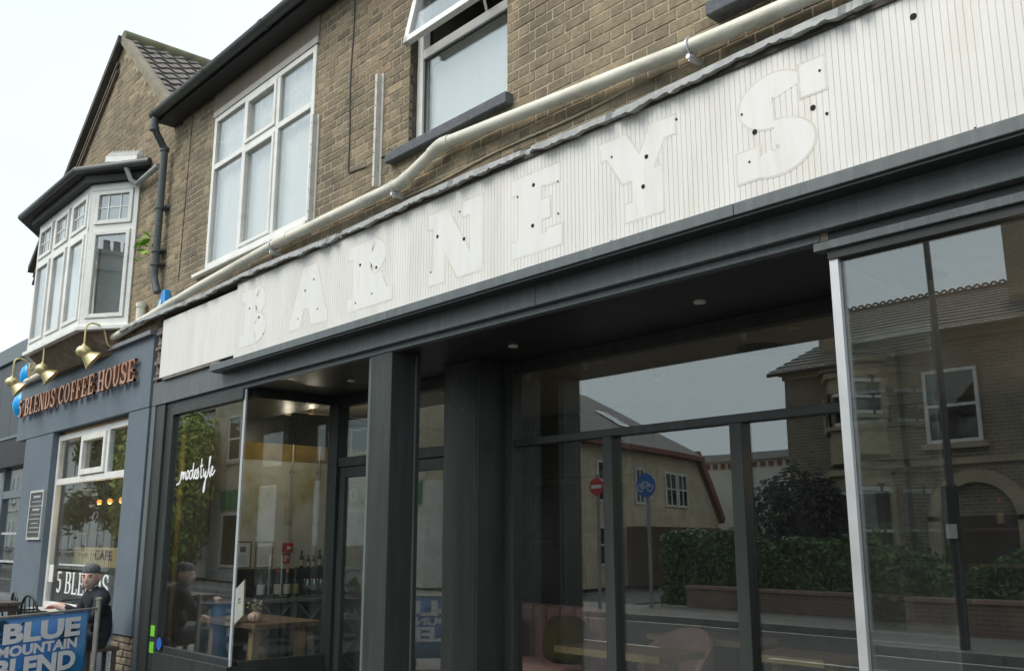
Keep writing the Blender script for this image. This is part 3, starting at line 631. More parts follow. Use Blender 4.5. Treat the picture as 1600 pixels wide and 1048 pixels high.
for i in (0, 1, 2):
    us = spec[i]; wln = math.hypot(bay[i+1][0]-bay[i][0], bay[i+1][1]-bay[i][1]); m_ = .05/wln
    for u0, u1 in zip(us, us[1:]):
        a, c = u0+m_*1.6, u1-m_*1.6
        for za, zb in ((BZa+.11, ZTB-.05), (ZTB+.05, BZb-.11)):
            p_ = MB(); facebox(p_, i, a, c, za, zb, .008, .016); p_.build('pane', G_UP, bw)
        gb = MB()
        for k_ in (1/3, 2/3): uu = a+(c-a)*k_; facebox(gb, i, uu-.008/wln, uu+.008/wln, ZTB+.09, BZb-.14, .017, .022)
        zz = (ZTB+BZb-.05)/2; facebox(gb, i, a, c, zz-.008, zz+.008, .0172, .0218); gb.build('glazing_bar', WHITE_UPVC, bw)
cb = MB()
cin = [(-14.45, 4.1), (-13.95, 3.74), (-12.0, 3.74), (-11.95, 3.76)]
for (xa, ya), (xb, yb) in zip(cin, cin[1:]): cb.quad((xa, ya, BZa), (xb, yb, BZa), (xb, yb, BZb), (xa, ya, BZb))
cb.build('curtain', NET, bw, fixn=False); cb = MB(); cb.quad((-11.93, 3.78, BZa), (-11.40, 4.12, BZa), (-11.40, 4.12, BZb), (-11.93, 3.78, BZb)); cb.build('blind', mat('grey_blue_blind', (.34, .42, .46), .9, var=.05), bw, fixn=False)  # added sheet behind the right cant pane, sky reflection put into its colour
b = MB(); b.quad((-14.6, 4.6, BZa-.1), (-11.3, 4.6, BZa-.1), (-11.3, 4.6, 6), (-14.6, 4.6, 6)); b.quad((-14.6, 3.7, 5.9), (-11.3, 3.9, 5.9), (-11.3, 4.6, 5.9), (-14.6, 4.6, 5.9)); b.build('room', mat('room_pale', (.22, .25, .27), .9), gh)
b = MB(); sl_ = [(-14.72, 4.0), (-14.09, 3.55), (-11.87, 3.55), (-11.24, 4.0)]; b.prismz(sl_, BZa-.055, BZa-.003); b.build('bay_sill', WHITE_UPVC, bw, bevel=.006)
b = MB(); up_ = [(-14.6, 4.0), (-14.04, 3.62), (-11.92, 3.62), (-11.36, 4.0)]; lo_ = [(-14.35, 4.0), (-13.85, 3.86), (-12.1, 3.86), (-11.55, 4.0)]
b.add([(x, y, BZa-.056) for x, y in up_]+[(x, y, 3.72) for x, y in lo_], [(0,1,5,4),(1,2,6,5),(2,3,7,6),(4,5,6,7),(0,1,2,3)]); b.build('bay_corbel', mat('brown_corbel', (.17, .125, .09), .9, var=.35, scale=10, bump=.5, dirt=(.26, .21, .15), dscale=7, damt=.7), bw)
rf = MB(); e1 = [(-15.2, 4.0), (-14.33, 3.42), (-11.98, 3.42), (-11.05, 3.99)]; e2 = [(-14.6, 4.0), (-13.9, 3.95), (-12.2, 3.95), (-11.5, 3.99)]
rf.add([(x, y, 6.03) for x, y in e1]+[(x, y, 6.27) for x, y in e2], [(0,1,5,4),(1,2,6,5),(2,3,7,6),(4,5,6,7)])
rf.build('bay_roof', mat('bay_roof_tile', (.12, .105, .09), .9, var=.3, scale=10, bump=.5), bw)
b = MB(); e3 = [(-14.9, 4.0), (-14.12, 3.5), (-11.9, 3.5), (-11.2, 3.995)]; b.prismz(e1, 5.98, 6.029); b.prismz(e3, 5.885, 5.978); b.build('bay_eaves', mat('bay_eaves_black', (.022, .022, .023), .6, dirt=(.05, .048, .045)), bw)
b = MB(); b.tube([(-15.2, 3.98, 6.04), (-14.33, 3.40, 6.04), (-11.98, 3.40, 6.04), (-11.05, 3.97, 6.04)], .05, 10); b.build('bay_gutter', GUT, bw, smooth=True)
b = MB(); b.tube([(-11.35, 3.80, 6.0), (-11.33, 3.86, 5.85), (-11.28, 3.92, 5.80), (-10.62, 3.92, 5.84)], .032, 10); b.build('bay_spout', mat('pale_grey_pipe', (.33, .35, .35), .5, var=.15), bw, smooth=True)

# ---- coffee house front
fz0, fz1 = 2.95, 3.76
CW = (-13.72, -11.0, .78, 2.90)
b = MB(); b.wallgrid(-15.48, XS+.06, fz0, fz1, 3.952, []); b.box(-15.48, XS+.06, 3.953, 4.1, fz0, fz1); b.build('shop_fascia', BLUEGREY, gh)
b = MB(); b.box(-15.4, XS+.06, 3.90, 4.02, fz1+.002, fz1+.05); b.build('fascia_capping', mat('grey_capping', (.2, .22, .24), .6, var=.15), gh)
b = MB(); b.box(-11.0, -10.40, 3.96, 4.12, .52, fz0-.002); b.build('pilaster', BLUEGREY, gh, bevel=.005)
b = MB(); b.box(-15.0, -13.75, 3.961, 4.12, 0, fz0-.002); b.build('pilaster', BLUEGREY, gh, bevel=.005)
STONE = mat('rubble', (.25, .21, .16), .95, var=.3, scale=12, bump=.8, bscale=25, dirt=(.12, .105, .085), dscale=7, damt=.7)
b = MB(); r8 = random.Random(8)
for k_ in range(7):
    x = -11.0
    while x < -10.42:
        w_ = r8.uniform(.1, .24); b.box(x, min(x+w_-.012, -10.41), 3.97+r8.uniform(0, .02), 4.1, k_*.074, k_*.074+.064); x += w_
o = b.build('plinth', STONE, gh, bevel=.01); b = MB(); b.box(-13.75, -11.0, 4.02, 4.15, 0, .62); b.build('stall_riser', BLUEGREY, gh)
b = MB(); b.box(-13.75, -10.95, 3.86, 4.15, .60, .66); b.build('shop_sill', mat('pale_sill', (.45, .45, .43), .7, var=.1), gh, bevel=.006)
x0, x1, z0, z1 = CW; yf = 4.04; b = MB(); frame_rect(b, x0-.03, x1+.0, z0-.12, z1, yf, yf+.07, .075); b.box(x0+.05, x1-.08, yf+.002, yf+.07, 2.23, 2.31)
xm1, xm2 = x0+.92, x0+1.88
for xm in (xm1, xm2): b.box(xm-.04, xm+.04, yf+.003, yf+.07, 2.31, z1-.075)
frame_rect(b, xm1+.045, xm2-.045, 2.32, z1-.08, yf-.02, yf+.04, .07)
cw = b.build('cafe_window', WHITE_UPVC, gh, bevel=.005)
pane(x0+.045, x1-.075, z0-.045, 2.23, yf+.03, cw, G_SHOP); pane(x0+.045, xm1-.04, 2.31, z1-.075, yf+.03, cw, G_SHOP); pane(xm1+.115, xm2-.115, 2.39, z1-.15, yf+.03, cw, G_SHOP); pane(xm2+.04, x1-.075, 2.31, z1-.075, yf+.03, cw, G_SHOP)
b = MB(); b.box(-14.8, -10.5, 8.2, 8.3, 0, 3.1); b.box(-14.9, -14.8, 4.15, 8.3, 0, 3.1); b.box(-10.42, -10.3, 4.12, 8.3, 0, 3.1); b.box(-14.9, -10.4, 4.12, 8.3, 2.95, 3.05); b.build('cafe_room', mat('cafe_wall', (.35, .34, .31), .9, var=.1), gh)
b = MB(); b.box(-14.9, -10.4, 4.15, 8.3, 0, .02); b.build('cafe_floor', mat('cafe_floor', (.12, .1, .08), .7), gh)

# ================================================================== THE OLD SIGNBOARD
YP = 3.915                       # front of the ribbed panel
PANEL = mat('weathered_white_panel', (.745, .74, .71), .42, var=.05, scale=2.5, dirt=(.655, .625, .56), dscale=2.4, damt=.7, stretch=(2.6, 1, .5))
GHOST = mat('clean_ghost_paint', (.762, .764, .745), .45, var=.03, scale=3, stretch=(5, 1, .7), dirt=(.70, .69, .655), dscale=3.2, damt=1)
GRIME = mat('letter_grime', (.645, .62, .565), .6, var=.10, scale=7, dirt=(.74, .735, .705), dscale=4, damt=1)
sb = thing('signboard', 'old white ribbed signboard with ghost letters BARNEYS above the charcoal beam', 'sign', (-6, 3.95, 3.1))
b = MB(); pts = []; x = -8.30; pit = .0325
pz0, pz1 = 3.15, 3.93
prof = []
while x < 1.4:
    prof += [(x, 0), (x+pit-.0042, 0), (x+pit-.0032, .0032), (x+pit-.0012, .0032)]; x += pit
for (xa, da), (xb, db) in zip(prof, prof[1:]): b.quad((xa, YP+da, pz0), (xb, YP+db, pz0), (xb, YP+db, pz1), (xa, YP+da, pz1))
b.build('ribbed_panel', PANEL, sb, fixn=False)
b = MB(); b.box(-10.07, -8.302, YP+.001, YP+.03, 3.22, 3.86); b.build('plain_panel', PANEL, sb)
b = MB(); b.box(-10.0, -8.61, YP+.005, 3.96, 3.19, 3.222); b.build('bottom_batten', mat('weathered_batten', (.2, .19, .17), .9, var=.3, scale=10, bump=.5), sb)
b = MB(); b.box(-10.1, 1.5, YP-.015, 4.0, pz1-.02, pz1+.012); b.box(-10.28, -10.075, 3.97, 4.0, 3.2, 3.9); b.build('top_batten', DARKWOOD, sb)
b = MB()
for i in range(12): b.box(-10.27, -10.09, 3.93+.02*(i % 3), 3.968, 3.22+i*.056, 3.22+i*.056+.03+.012*(i % 2))
b.build('exposed_lath', mat('broken_lath', (.19, .15, .15), .9, var=.4, scale=20), sb)
LET = [('B', -8.19, .66), ('A', -7.25, .72), ('R', -6.32, .72), ('N', -5.26, .66), ('E', -4.36, .64), ('Y', -3.56, .64), ('S', -2.66, .66)]
for ch, lx, sx in LET:
    zz, sz = 3.27, .53; wgt = dict(T=.34, t=.20, sf=.10)
    gm = MB(); polys, _ = glyph(ch, g=.02, **wgt); letter_mesh(gm, polys, lx, zz, sx, sz, YP-.0002, YP+.004)
    o = gm.build('letter_grime', GRIME, sb, fixn=False)
    gm = MB(); polys, _ = glyph(ch, **wgt); letter_mesh(gm, polys, lx, zz, sx, sz, YP-.0008, YP+.004)
    o = gm.build('ghost_letter', GHOST, sb, fixn=False); o['label'] = 'cleaner white ghost of the letter '+ch
HOLEM = mat('bolt_hole', (.012, .011, .01), .9, var=.2)
hol = [(-8.02,3.62,.014),(-7.82,3.5,.02),(-7.72,3.33,.010),(-7.0,3.59,.014),(-6.86,3.66,.014),(-7.1,3.36,.010),(-6.78,3.39,.010),(-6.15,3.63,.018),(-5.92,3.56,.018),(-6.2,3.33,.011),(-5.97,3.36,.011),
       (-5.15,3.62,.02),(-4.85,3.53,.02),(-4.9,3.74,.010),(-5.22,3.37,.010),(-4.15,3.72,.02),(-4.16,3.45,.02),(-4.3,3.68,.010),(-3.93,3.68,.009),(-3.93,3.47,.010),(-3.22,3.62,.02),(-3.25,3.45,.02),(-3.48,3.7,.010),(-3.0,3.77,.011),
       (-2.51,3.53,.022),(-2.18,3.545,.022),(-2.58,3.65,.010),(-2.55,3.38,.010),(-2.13,3.72,.011),(-2.11,3.49,.012),(-1.66,3.80,.024),(-1.45,3.19,.008),(-1.3,3.18,.008),(-2.0,3.18,.008),(-2.9,3.18,.007),(-3.5,3.19,.007),(-4.5,3.18,.007)]
for x, z, r in hol:
    r *= .68
    d = MB(); d.lathe([(.0005, 0), (r*.9, 0), (r, .003), (r*1.05, .006)], (x, YP-.0038, z), 14, (0,1,0)); d.build('bolt_hole', HOLEM, sb)

# lead flashing: dressed into the wall, wavy torn edge
fl = MB(); rf_ = random.Random(11); N = 520; X0, X1 = -11.35, 1.4; rows = []
import itertools
from mathutils import noise as mno
def fno(x): return 1.1*mno.noise((x*2.3, 3.1, 0))+.8*mno.noise((x*7.1, 1.7, 4))+.55*mno.noise((x*17.3, 8.2, 1))
for i in range(N+1):
    x = X0+(X1-X0)*i/N; w = fno(x); tz = 3.985+.012*math.sin(x*2.2)
    notch = .03 if (i % 97) in (0, 1, 2) or (i % 61) in (17, 18) else 0
    rows.append([(x, 4.004, tz+.035), (x, 3.985, tz+.01+.004*w), (x, 3.90+.008*w, tz+.0+.005*w), (x, 3.872+.020*w+notch, tz-.016+.016*w+notch*.4), (x, 3.858+.024*w+notch, tz-.064+.030*w+.016*mno.noise((x*31, 5, 5))+notch*.5), (x, 3.90, tz-.06+.02*w)])
for a, c in zip(rows, rows[1:]):
    for k_ in range(5): fl.quad(a[k_], c[k_], c[k_+1], a[k_+1])
o = fl.build('flashing', LEAD, None, smooth=True, fixn=False); tag(o, 'crumpled grey lead flashing along the top of the white signboard', 'flashing')

# ================================================================== pipes, cables, strips
wp = thing('waste_pipe', 'long ivory plastic waste pipe running along the brick wall above the signboard', 'pipe', (-6, 3.93, 4.1))
def bend(pts, r=.09, n=5):
    out = [Vector(pts[0])]
    for a, b_, c in zip(pts, pts[1:], pts[2:]):
        a, b_, c = Vector(a), Vector(b_), Vector(c); p = b_+(a-b_).normalized()*r; q = b_+(c-b_).normalized()*r
        for i in range(n+1):
            t_ = i/n; out.append(p*(1-t_)**2+b_*2*t_*(1-t_)+q*t_*t_)
    out.append(Vector(pts[-1])); return out
P_ = [(-15.1, 3.90, 3.80), (-11.5, 3.915, 3.92), (-9.2, 3.915, 4.07), (-7.5, 3.915, 4.15), (-5.62, 3.915, 4.16), (-5.13, 3.915, 4.315), (-2.88, 3.915, 4.16), (1.4, 3.915, 3.99)]
b = MB(); b.tube(bend(P_, .05), .043, 18); b.build('pipe', UPVC_OLD, wp, smooth=True)
for a_, b_ in ((-5.13, 4.315), (-5.62, 4.16), (-7.45, 4.15), (-9.9, 0), (-1.95, 0)):
    b = MB(); dx = .11
    def pz(x):
        for (p, q) in zip(P_, P_[1:]):
            if p[0] <= x <= q[0]: return p[2]+(q[2]-p[2])*(x-p[0])/(q[0]-p[0])
        return 4
    b.tube(bend([(a_-dx, 3.915, pz(a_-dx)), (a_, 3.915, pz(a_)), (a_+dx, 3.915, pz(a_+dx))], .05), .049, 18); b.build('pipe_joint', UPVC_OLD, wp, smooth=True)
for sx_ in (-7.62, -5.70, -2.88):
    b = MB(); z_ = pz(sx_); ring = [(sx_, 3.915+.051*math.cos(R(a)), z_+.051*math.sin(R(a))) for a in range(0, 361, 20)]; b.tube(ring, .006, 6, cap=False)
    b.box(sx_-.012, sx_+.012, 3.9, 3.999, z_-.088, z_-.055); b.tube([(sx_, 3.88, z_-.07), (sx_, 3.92, z_-.07)], .014, 8); b.build('strap', STEEL, wp, smooth=True)
b = MB(); b.box(-7.75, -7.3, 3.95, 4.0, 4.205, 4.235); tag(b.build('loose_batten', ALUWHITE), 'short loose white strip wedged behind the waste pipe below the curtained window', 'strip')
b = MB(); b.tube([(-10.82, 3.93, 3.95), (-10.82, 3.93, 4.18)], .05, 12); b.lathe([(.058, 0), (.058, .05), (.02, .062)], (-10.82, 3.93, 4.15), 14); tag(b.build('pipe_stub', UPVC_OLD, smooth=True), 'capped ivory pipe stub standing behind the waste pipe by the downpipe', 'pipe')
dp = thing('downpipe', 'dark grey cast downpipe with swan neck below the gutter end', 'downpipe', (-10.5, 3.93, 4.2))
b = MB(); b.tube(bend([(-10.37, 3.745, 6.30), (-10.37, 3.745, 6.17), (-10.44, 3.91, 5.98), (-10.44, 3.91, 4.62), (-10.44, 3.91, 4.42), (-10.36, 3.93, 4.24)], .05), .042, 14); b.build('pipe', PIPEBLK, dp, smooth=True)
for z_ in (6.14, 5.95, 5.24, 4.72, 4.56):
    c_ = (-10.44, 3.91) if z_ < 6.1 else (-10.37, 3.745)
    b = MB(); b.lathe([(.04, 0), (.055, .004), (.055, .05), (.04, .054)], (c_[0], c_[1], z_), 16)
    if z_ < 5.5: b.box(c_[0]-.085, c_[0]+.085, 3.935, 3.998, z_+.015, z_+.04)
    b.build('collar', PIPEBLK, dp, smooth=True)
# sprouting weed
wd = thing('weed_plant', 'bright green weed sprouting from the wall beside the downpipe', 'plant', (-10.7, 3.95, 4.85))
LEAFG = mat('weed_leaf', (.22, .5, .03), .6, var=.25, scale=30); rr = random.Random(5)
def leafblade(b, base, d, L, w, droop=.3):
    base, d = Vector(base), Vector(d).normalized(); s_ = d.cross(Vector((0,0,1)))
    if s_.length < .1: s_ = Vector((1,0,0))
    s_.normalize(); up = s_.cross(d); prev = None
    for i in range(5):
        t_ = i/4; c = base+d*L*t_-Vector((0,0,1))*droop*L*t_*t_; ww = w*math.sin(math.pi*min(1, .12+t_*.88))
        cur = (c-s_*ww, c+up*w*.15, c+s_*ww)
        if prev: b.quad(prev[0], prev[1], cur[1], cur[0]); b.quad(prev[1], prev[2], cur[2], cur[1])
        prev = cur
for i in range(13):
    b = MB(); a = rr.uniform(0, 6.28); base = (-10.62+rr.uniform(-.16, .06), 3.88+rr.uniform(-.04, .02), 4.78+rr.uniform(-.12, .16))
    leafblade(b, base, (math.cos(a)*.8-.3, -.6, math.sin(a)*.6), rr.uniform(.09, .15), rr.uniform(.03, .055)); b.build('leaf', LEAFG, wd, fixn=False)
b = MB(); b.tube([(-10.56, 3.99, 4.66), (-10.60, 3.94, 4.75), (-10.64, 3.93, 4.88)], .006, 6); b.build('stem', mat('weed_stem', (.12, .2, .04), .7), wd)
# alarm box
ab = thing('alarm_box', 'small blue wedge shaped burglar alarm box above the waste pipe', 'alarm box', (-10.2, 3.95, 4.0))
b = MB(); b.add([(-10.33, 3.90, 3.98), (-10.05, 3.90, 3.98), (-10.05, 3.998, 3.98), (-10.33, 3.998, 3.98), (-10.22, 3.93, 4.24), (-10.16, 3.93, 4.24), (-10.16, 3.998, 4.24), (-10.22, 3.998, 4.24)], [(0,1,5,4),(1,2,6,5),(2,3,7,6),(3,0,4,7),(4,5,6,7),(3,2,1,0)])
b.build('cover', mat('alarm_blue', (.02, .25, .62), .4, var=.1), ab, bevel=.01); b = MB(); b.add([(-10.27, 3.9015, 4.02), (-10.15, 3.9015, 4.02), (-10.17, 3.914, 4.12), (-10.22, 3.914, 4.12)], [(0,1,2,3)]); o = b.build('label_patch', mat('alarm_pale', (.5, .65, .8), .4), ab); o.location.y -= .004
# metal strips
for (x, za, zb, lab) in ((-6.04, 4.27, 5.25, 'pale metal strip fixed upright beside the open window'), (-7.06, 4.25, 5.25, 'pale metal strip fixed upright beside the curtained window')):
    s_ = thing('metal_strip', lab, 'strip', (x, 3.97, za), 'pale metal strips on the brick wall')
    b = MB(); b.box(x-.032, x-.002, 3.945, 4.0, za, zb); b.box(x-.002, x+.03, 3.985, 3.999, za, zb); b.build('channel', ALUWHITE, s_, bevel=.002)
    for k_ in range(5):
        b = MB(); b.lathe([(.001, -.001), (.006, 0), (.006, .003)], (x-.017, 3.943, za+.08+k_*(zb-za-.16)/4), 8, (0,1,0)); b.build('screw', BLACK_PAINT, s_)
# cables
CAB = mat('grey_cable', (.09, .085, .075), .7); CAB2 = mat('old_cream_cable', (.36, .32, .23), .7, var=.2, scale=20)
b = MB(); b.tube([(-6.52+.012*math.sin(i*.8), 3.992, 6.28-i*.155) for i in range(12)]+[(-6.50, 3.99, 4.53), (-6.2, 3.99, 4.5), (-5.9, 3.99, 4.52), (-5.86, 3.985, 4.53)], .006, 6); tag(b.build('cable', CAB, smooth=True), 'dark cable dropping down the brickwork between the two windows', 'cable')
b = MB(); b.tube([(-5.68+i*.14, 3.988, 4.08+.045*i/17-.01*math.sin(i*.6)) for i in range(19)], .008, 6); tag(b.build('cable', CAB2, smooth=True), 'cream cable sagging along the bricks just above the lead flashing', 'cable')
b = MB(); b.tube([(-9.9, 3.995, 6.25), (-9.92, 3.995, 5.4), (-9.95, 3.995, 4.3)], .006, 6); tag(b.build('cable', CAB, smooth=True), 'thin dark cable running down the bricks left of the curtained window', 'cable')

# ================================================================== coffee house sign, lamps, board
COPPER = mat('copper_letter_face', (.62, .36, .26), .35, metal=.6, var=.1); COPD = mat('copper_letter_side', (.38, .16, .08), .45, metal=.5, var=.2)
cs_ = thing('coffee_sign', 'copper serif letters 5 BLENDS COFFEE HOUSE on the blue grey fascia', 'sign', (-13, 3.9, 3.3))
txt = '5 BLENDS COFFEE HOUSE'; x0, x1 = -15.32, -10.72
ws = [glyph(c)[1]+.06 if c != ' ' else .42 for c in txt]; sx = (x1-x0)/sum(ws); x = x0
for c, w in zip(txt, ws):
    if c != ' ':
        zb = 3.28+.0; m_ = MB(); polys, _ = glyph(c, T=.2, t=.085); letter_mesh(m_, polys, x, zb, sx, .255, 3.885, 3.925)
        m2 = [0]*len(m_.f); k_ = 0
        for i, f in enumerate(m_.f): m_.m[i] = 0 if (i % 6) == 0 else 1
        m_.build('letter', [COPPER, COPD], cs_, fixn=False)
    x += w*sx
BRASS = mat('polished_brass', (.74, .63, .34), .32, metal=.6, var=.08); BRASSIN = mat('brass_inside', (.75, .68, .42), .4, metal=.3)
for i, (hx, mx_) in enumerate(((-14.6, -14.85), (-13.2, -13.35), (-11.6, -11.62))):
    lab = ['brass swan neck sign lamp furthest left, in front of the blue balloons', 'middle brass swan neck sign lamp of the three over the coffee sign', 'nearest brass swan neck sign lamp, by the right corner of the bay'][i]
    lm = thing('sign_lamp', lab, 'lamp', (mx_, 3.95, 3.8), 'brass sign lamps'); hz_ = 3.80; hy = 3.585
    dz = -.06
    b = MB(); b.tube(bend([(mx_, 3.95, 3.86+dz), (mx_, 3.86, 3.86+dz), (mx_*.5+hx*.5, 3.80, 4.08+dz), (hx, 3.70, 4.12+dz), (hx, hy, 4.10+dz), (hx, hy, 3.84+dz)], .07, 6), .011, 8); b.build('arm', BRASS, lm, smooth=True)
    b = MB(); b.lathe([(.001, -.02), (.045, -.02), (.045, 0), (.001, .004)], (mx_, 3.95, 3.86+dz), 14, (0,-1,0)); b.build('wall_plate', BRASS, lm, smooth=True)
    b = MB(); b.lathe([(.02, .0), (.024, -.02), (.05, -.03), (.076, -.055), (.088, -.09), (.08, -.125), (.055, -.15)], (hx, hy, 3.85+dz), 18); b.build('cap', BRASS, lm, smooth=True)
    ax = Vector((.3, .78, -.62)).normalized(); o_ = Vector((hx, hy, 3.74+dz)); b = MB(); b.lathe([(.045, .0), (.062, .035), (.085, .08), (.128, .145), (.132, .15), (.123, .145), (.08, .085), (.04, .02)], o_, 20, ax); b.build('shade', BRASS, lm, smooth=True)
    b = MB(); b.sphere(o_+ax*.1, .035); b.build('bulb', mat('bulb_glass', (.8, .78, .7), .2), lm, smooth=True)
mb_ = thing('menu_board', 'tall narrow black menu board with white frame on the blue grey pilaster', 'menu', (-14.1, 3.95, 1.5))
b = MB(); frame_rect(b, -14.42, -13.82, 1.52, 2.18, 3.935, 3.96, .03); b.build('frame', mat('pale_frame', (.55, .56, .54), .5), mb_)
b = MB(); b.box(-14.39, -13.85, 3.945, 3.958, 1.55, 2.15); b.build('board', mat('menu_black', (.07, .085, .095), .5), mb_)
for i in range(9):
    b = MB(); w_ = .16+.1*((i*7) % 3)/2; b.box(-14.12-w_, -14.12+w_, 3.942, 3.9445, 2.08-i*.058, 2.08-i*.058+(.03 if i in (0, 3) else .012)); b.build('text_line', mat('menu_chalk', (.4, .41, .4), .8), mb_)
# bird spikes on the bay roof
bs = thing('bird_spikes', 'white spiked bird deterrent sitting on the bay roof edge', 'bird spikes', (-11.4, 3.85, 6.1))
WP = mat('white_plastic', (.78, .78, .75), .4, var=.04)
B0, B1 = Vector((-11.85, 3.74, 6.20)), Vector((-11.2, 3.90, 6.06)); dB = B1-B0
b = MB(); b.beam(B0+Vector((0,0,.04)), B1+Vector((0,0,.04)), .09, .08); b.build('base', WP, bs)
for i in range(9):
    p = B0+dB*((i+.5)/9); b = MB(); q = p+Vector((0,0,.08)); b.add([q+Vector((-.05,-.045,0)), q+Vector((.045,-.045,-.006)), q+Vector((.045,.045,-.006)), q+Vector((-.05,.045,0)), q+Vector((.05,.01,.075))], [(0,1,4),(1,2,4),(2,3,4),(3,0,4),(3,2,1,0)]); b.build('spike', WP, bs)

# ================================================================== far left: grey building, balloons
gb_ = thing('grey_building', 'slate grey modern shop building with glazed ground floor at the far left', 'building', (-22, 5, 0))
GB1 = mat('slate_cladding', (.075, .09, .105), .6, var=.06, scale=1.2); GB2 = mat('slate_cladding_light', (.15, .185, .21), .6, var=.06); GBK = mat('near_black_band', (.02, .022, .025), .5)
b = MB(); b.box(-30, -17.3, 5.0, 14, 3.42, 5.25); b.build('wall', GB1, gb_)
for i in range(14): b = MB(); b.box(-30+i*.9, -30+i*.9+.885, 4.985, 4.999, 3.45, 4.93); b.build('cladding_panel', GB1, gb_)
b = MB(); b.box(-30, -17.25, 4.93, 14.05, 4.97, 5.28); b.build('parapet', GB2, gb_); b = MB(); b.box(-30, -17.25, 4.86, 14, 2.85, 3.40); b.build('shop_fascia', GBK, gb_)
b = MB(); b.box(-30, -17.25, 4.84, 4.87, 3.37, 3.42); b.build('fascia_trim', GB2, gb_)
b = MB(); frame_rect(b, -17.9, -17.3, 0, 2.85, 5.0, 5.12, .28); 
for x in (-30, -26.5, -23.2, -20.2): b.box(x, x+.16, 4.98, 5.1, 0, 2.85)
b.box(-30, -17.6, 4.985, 5.1, 2.28, 2.42); b.box(-30, -17.6, 4.985, 5.1, 0, .55); b.build('glazing_frame', GB2, gb_)
for x in (-29.84, -26.34, -23.04, -20.04):
    pane(x, x+(3.04 if x < -21 else 2.1), .55, 2.28, 5.04, gb_, G_SHOP); pane(x, x+(3.04 if x < -21 else 2.1), 2.42, 2.85, 5.04, gb_, G_SHOP)
b = MB(); b.box(-60, -17.3, 11, 11.1, 0, 3.4); b.box(-30.1, -30, 5, 11, 0, 3.4); b.build('back_wall', mat('shop_inside', (.16, .13, .11), .9, var=.4, scale=1.5), gb_)
DOT = mat('glass_manifestation', (.7, .72, .72), .5)
for z in (1.62, 1.12):
    for i in range(22): b = MB(); b.box(-20.0+i*.09, -20.0+i*.09+.05, 5.03, 5.038, z, z+.04); b.build('window_dot', DOT, gb_)
b = MB(); b.box(-18.75, -18.45, 5.025, 5.036, 1.36, 1.52); b.build('window_notice', DOT, gb_)
BAL = mat('blue_balloon', (.0, .36, .85), .25, var=.05)
for (x, y, z, lab) in ((-17.2, 4.6, 4.18, 'bright blue balloon behind the sign lamps, upper of the pair'), (-17.25, 4.55, 3.68, 'bright blue balloon at the fascia corner, lower of the pair')):
    bl = thing('balloon', lab, 'balloon', (x, y, z-.35), 'blue balloons'); b = MB()
    b.lathe([(.004, -.34), (.06, -.29), (.16, -.19), (.24, -.06), (.265, .06), (.24, .17), (.16, .26), (.07, .295), (.004, .30)], (x, y, z), 22); b.build('skin', BAL, bl, smooth=True)
    b = MB(); b.lathe([(.03, -.37), (.008, -.34), (.02, -.33)], (x, y, z), 8); b.build('knot', BAL, bl); b = MB(); b.tube([(x, y, z-.36), (x+.05, 4.9, z-.75), (x+.02, 4.98, z-1.0)], .003, 5); b.build('string', WP, bl)
hb = thing('distant_house', 'small distant gabled house beyond the grey building', 'building', (-30, 16, 0))
b = MB(); b.prism([(-36, 0), (-27, 0), (-27, 7.6), (-31.5, 11.0), (-36, 7.6)], 13, 22); b.build('wall', mat('far_stucco', (.5, .46, .43), .9, var=.1), hb)
b = MB(); slab(b, -26.6, 7.4, -31.5, 11.15, 12.8, 22, -.15); slab(b, -31.5, 11.15, -36.4, 7.4, 12.8, 22, -.15); b.build('roof', mat('far_red_tile', (.19, .1, .075), .9, var=.2), hb)

# ================================================================== pavement cafe: banner, table, chairs
ux, uy = -.545, .838; PX, PY = -10.1, 3.5
def bp_(t_, z, off=0): return (PX-ux*t_+uy*off, PY-uy*t_-ux*off, z)
br_ = thing('barrier_banner', 'blue cafe barrier banner reading BLUE MOUNTAIN BLEND on a steel post', 'banner', bp_(.8, 0))
STP = mat('post_steel', (.36, .34, .31), .4, metal=.6, var=.12, scale=20)
for t_ in (0, 1.72):
    b = MB(); b.tube([bp_(t_, 0), bp_(t_, .93)], .026, 14); b.lathe([(.026, 0), (.034, .002), (.034, .02), (.01, .026)], bp_(t_, .925), 14); b.lathe([(.001, 0), (.18, 0), (.17, .025), (.03, .03)], bp_(t_, 0), 20); b.build('post', STP, br_, smooth=True)
b = MB(); b.tube([bp_(0, .845), bp_(1.72, .845)], .012, 10); b.build('rail', STP, br_, smooth=True)
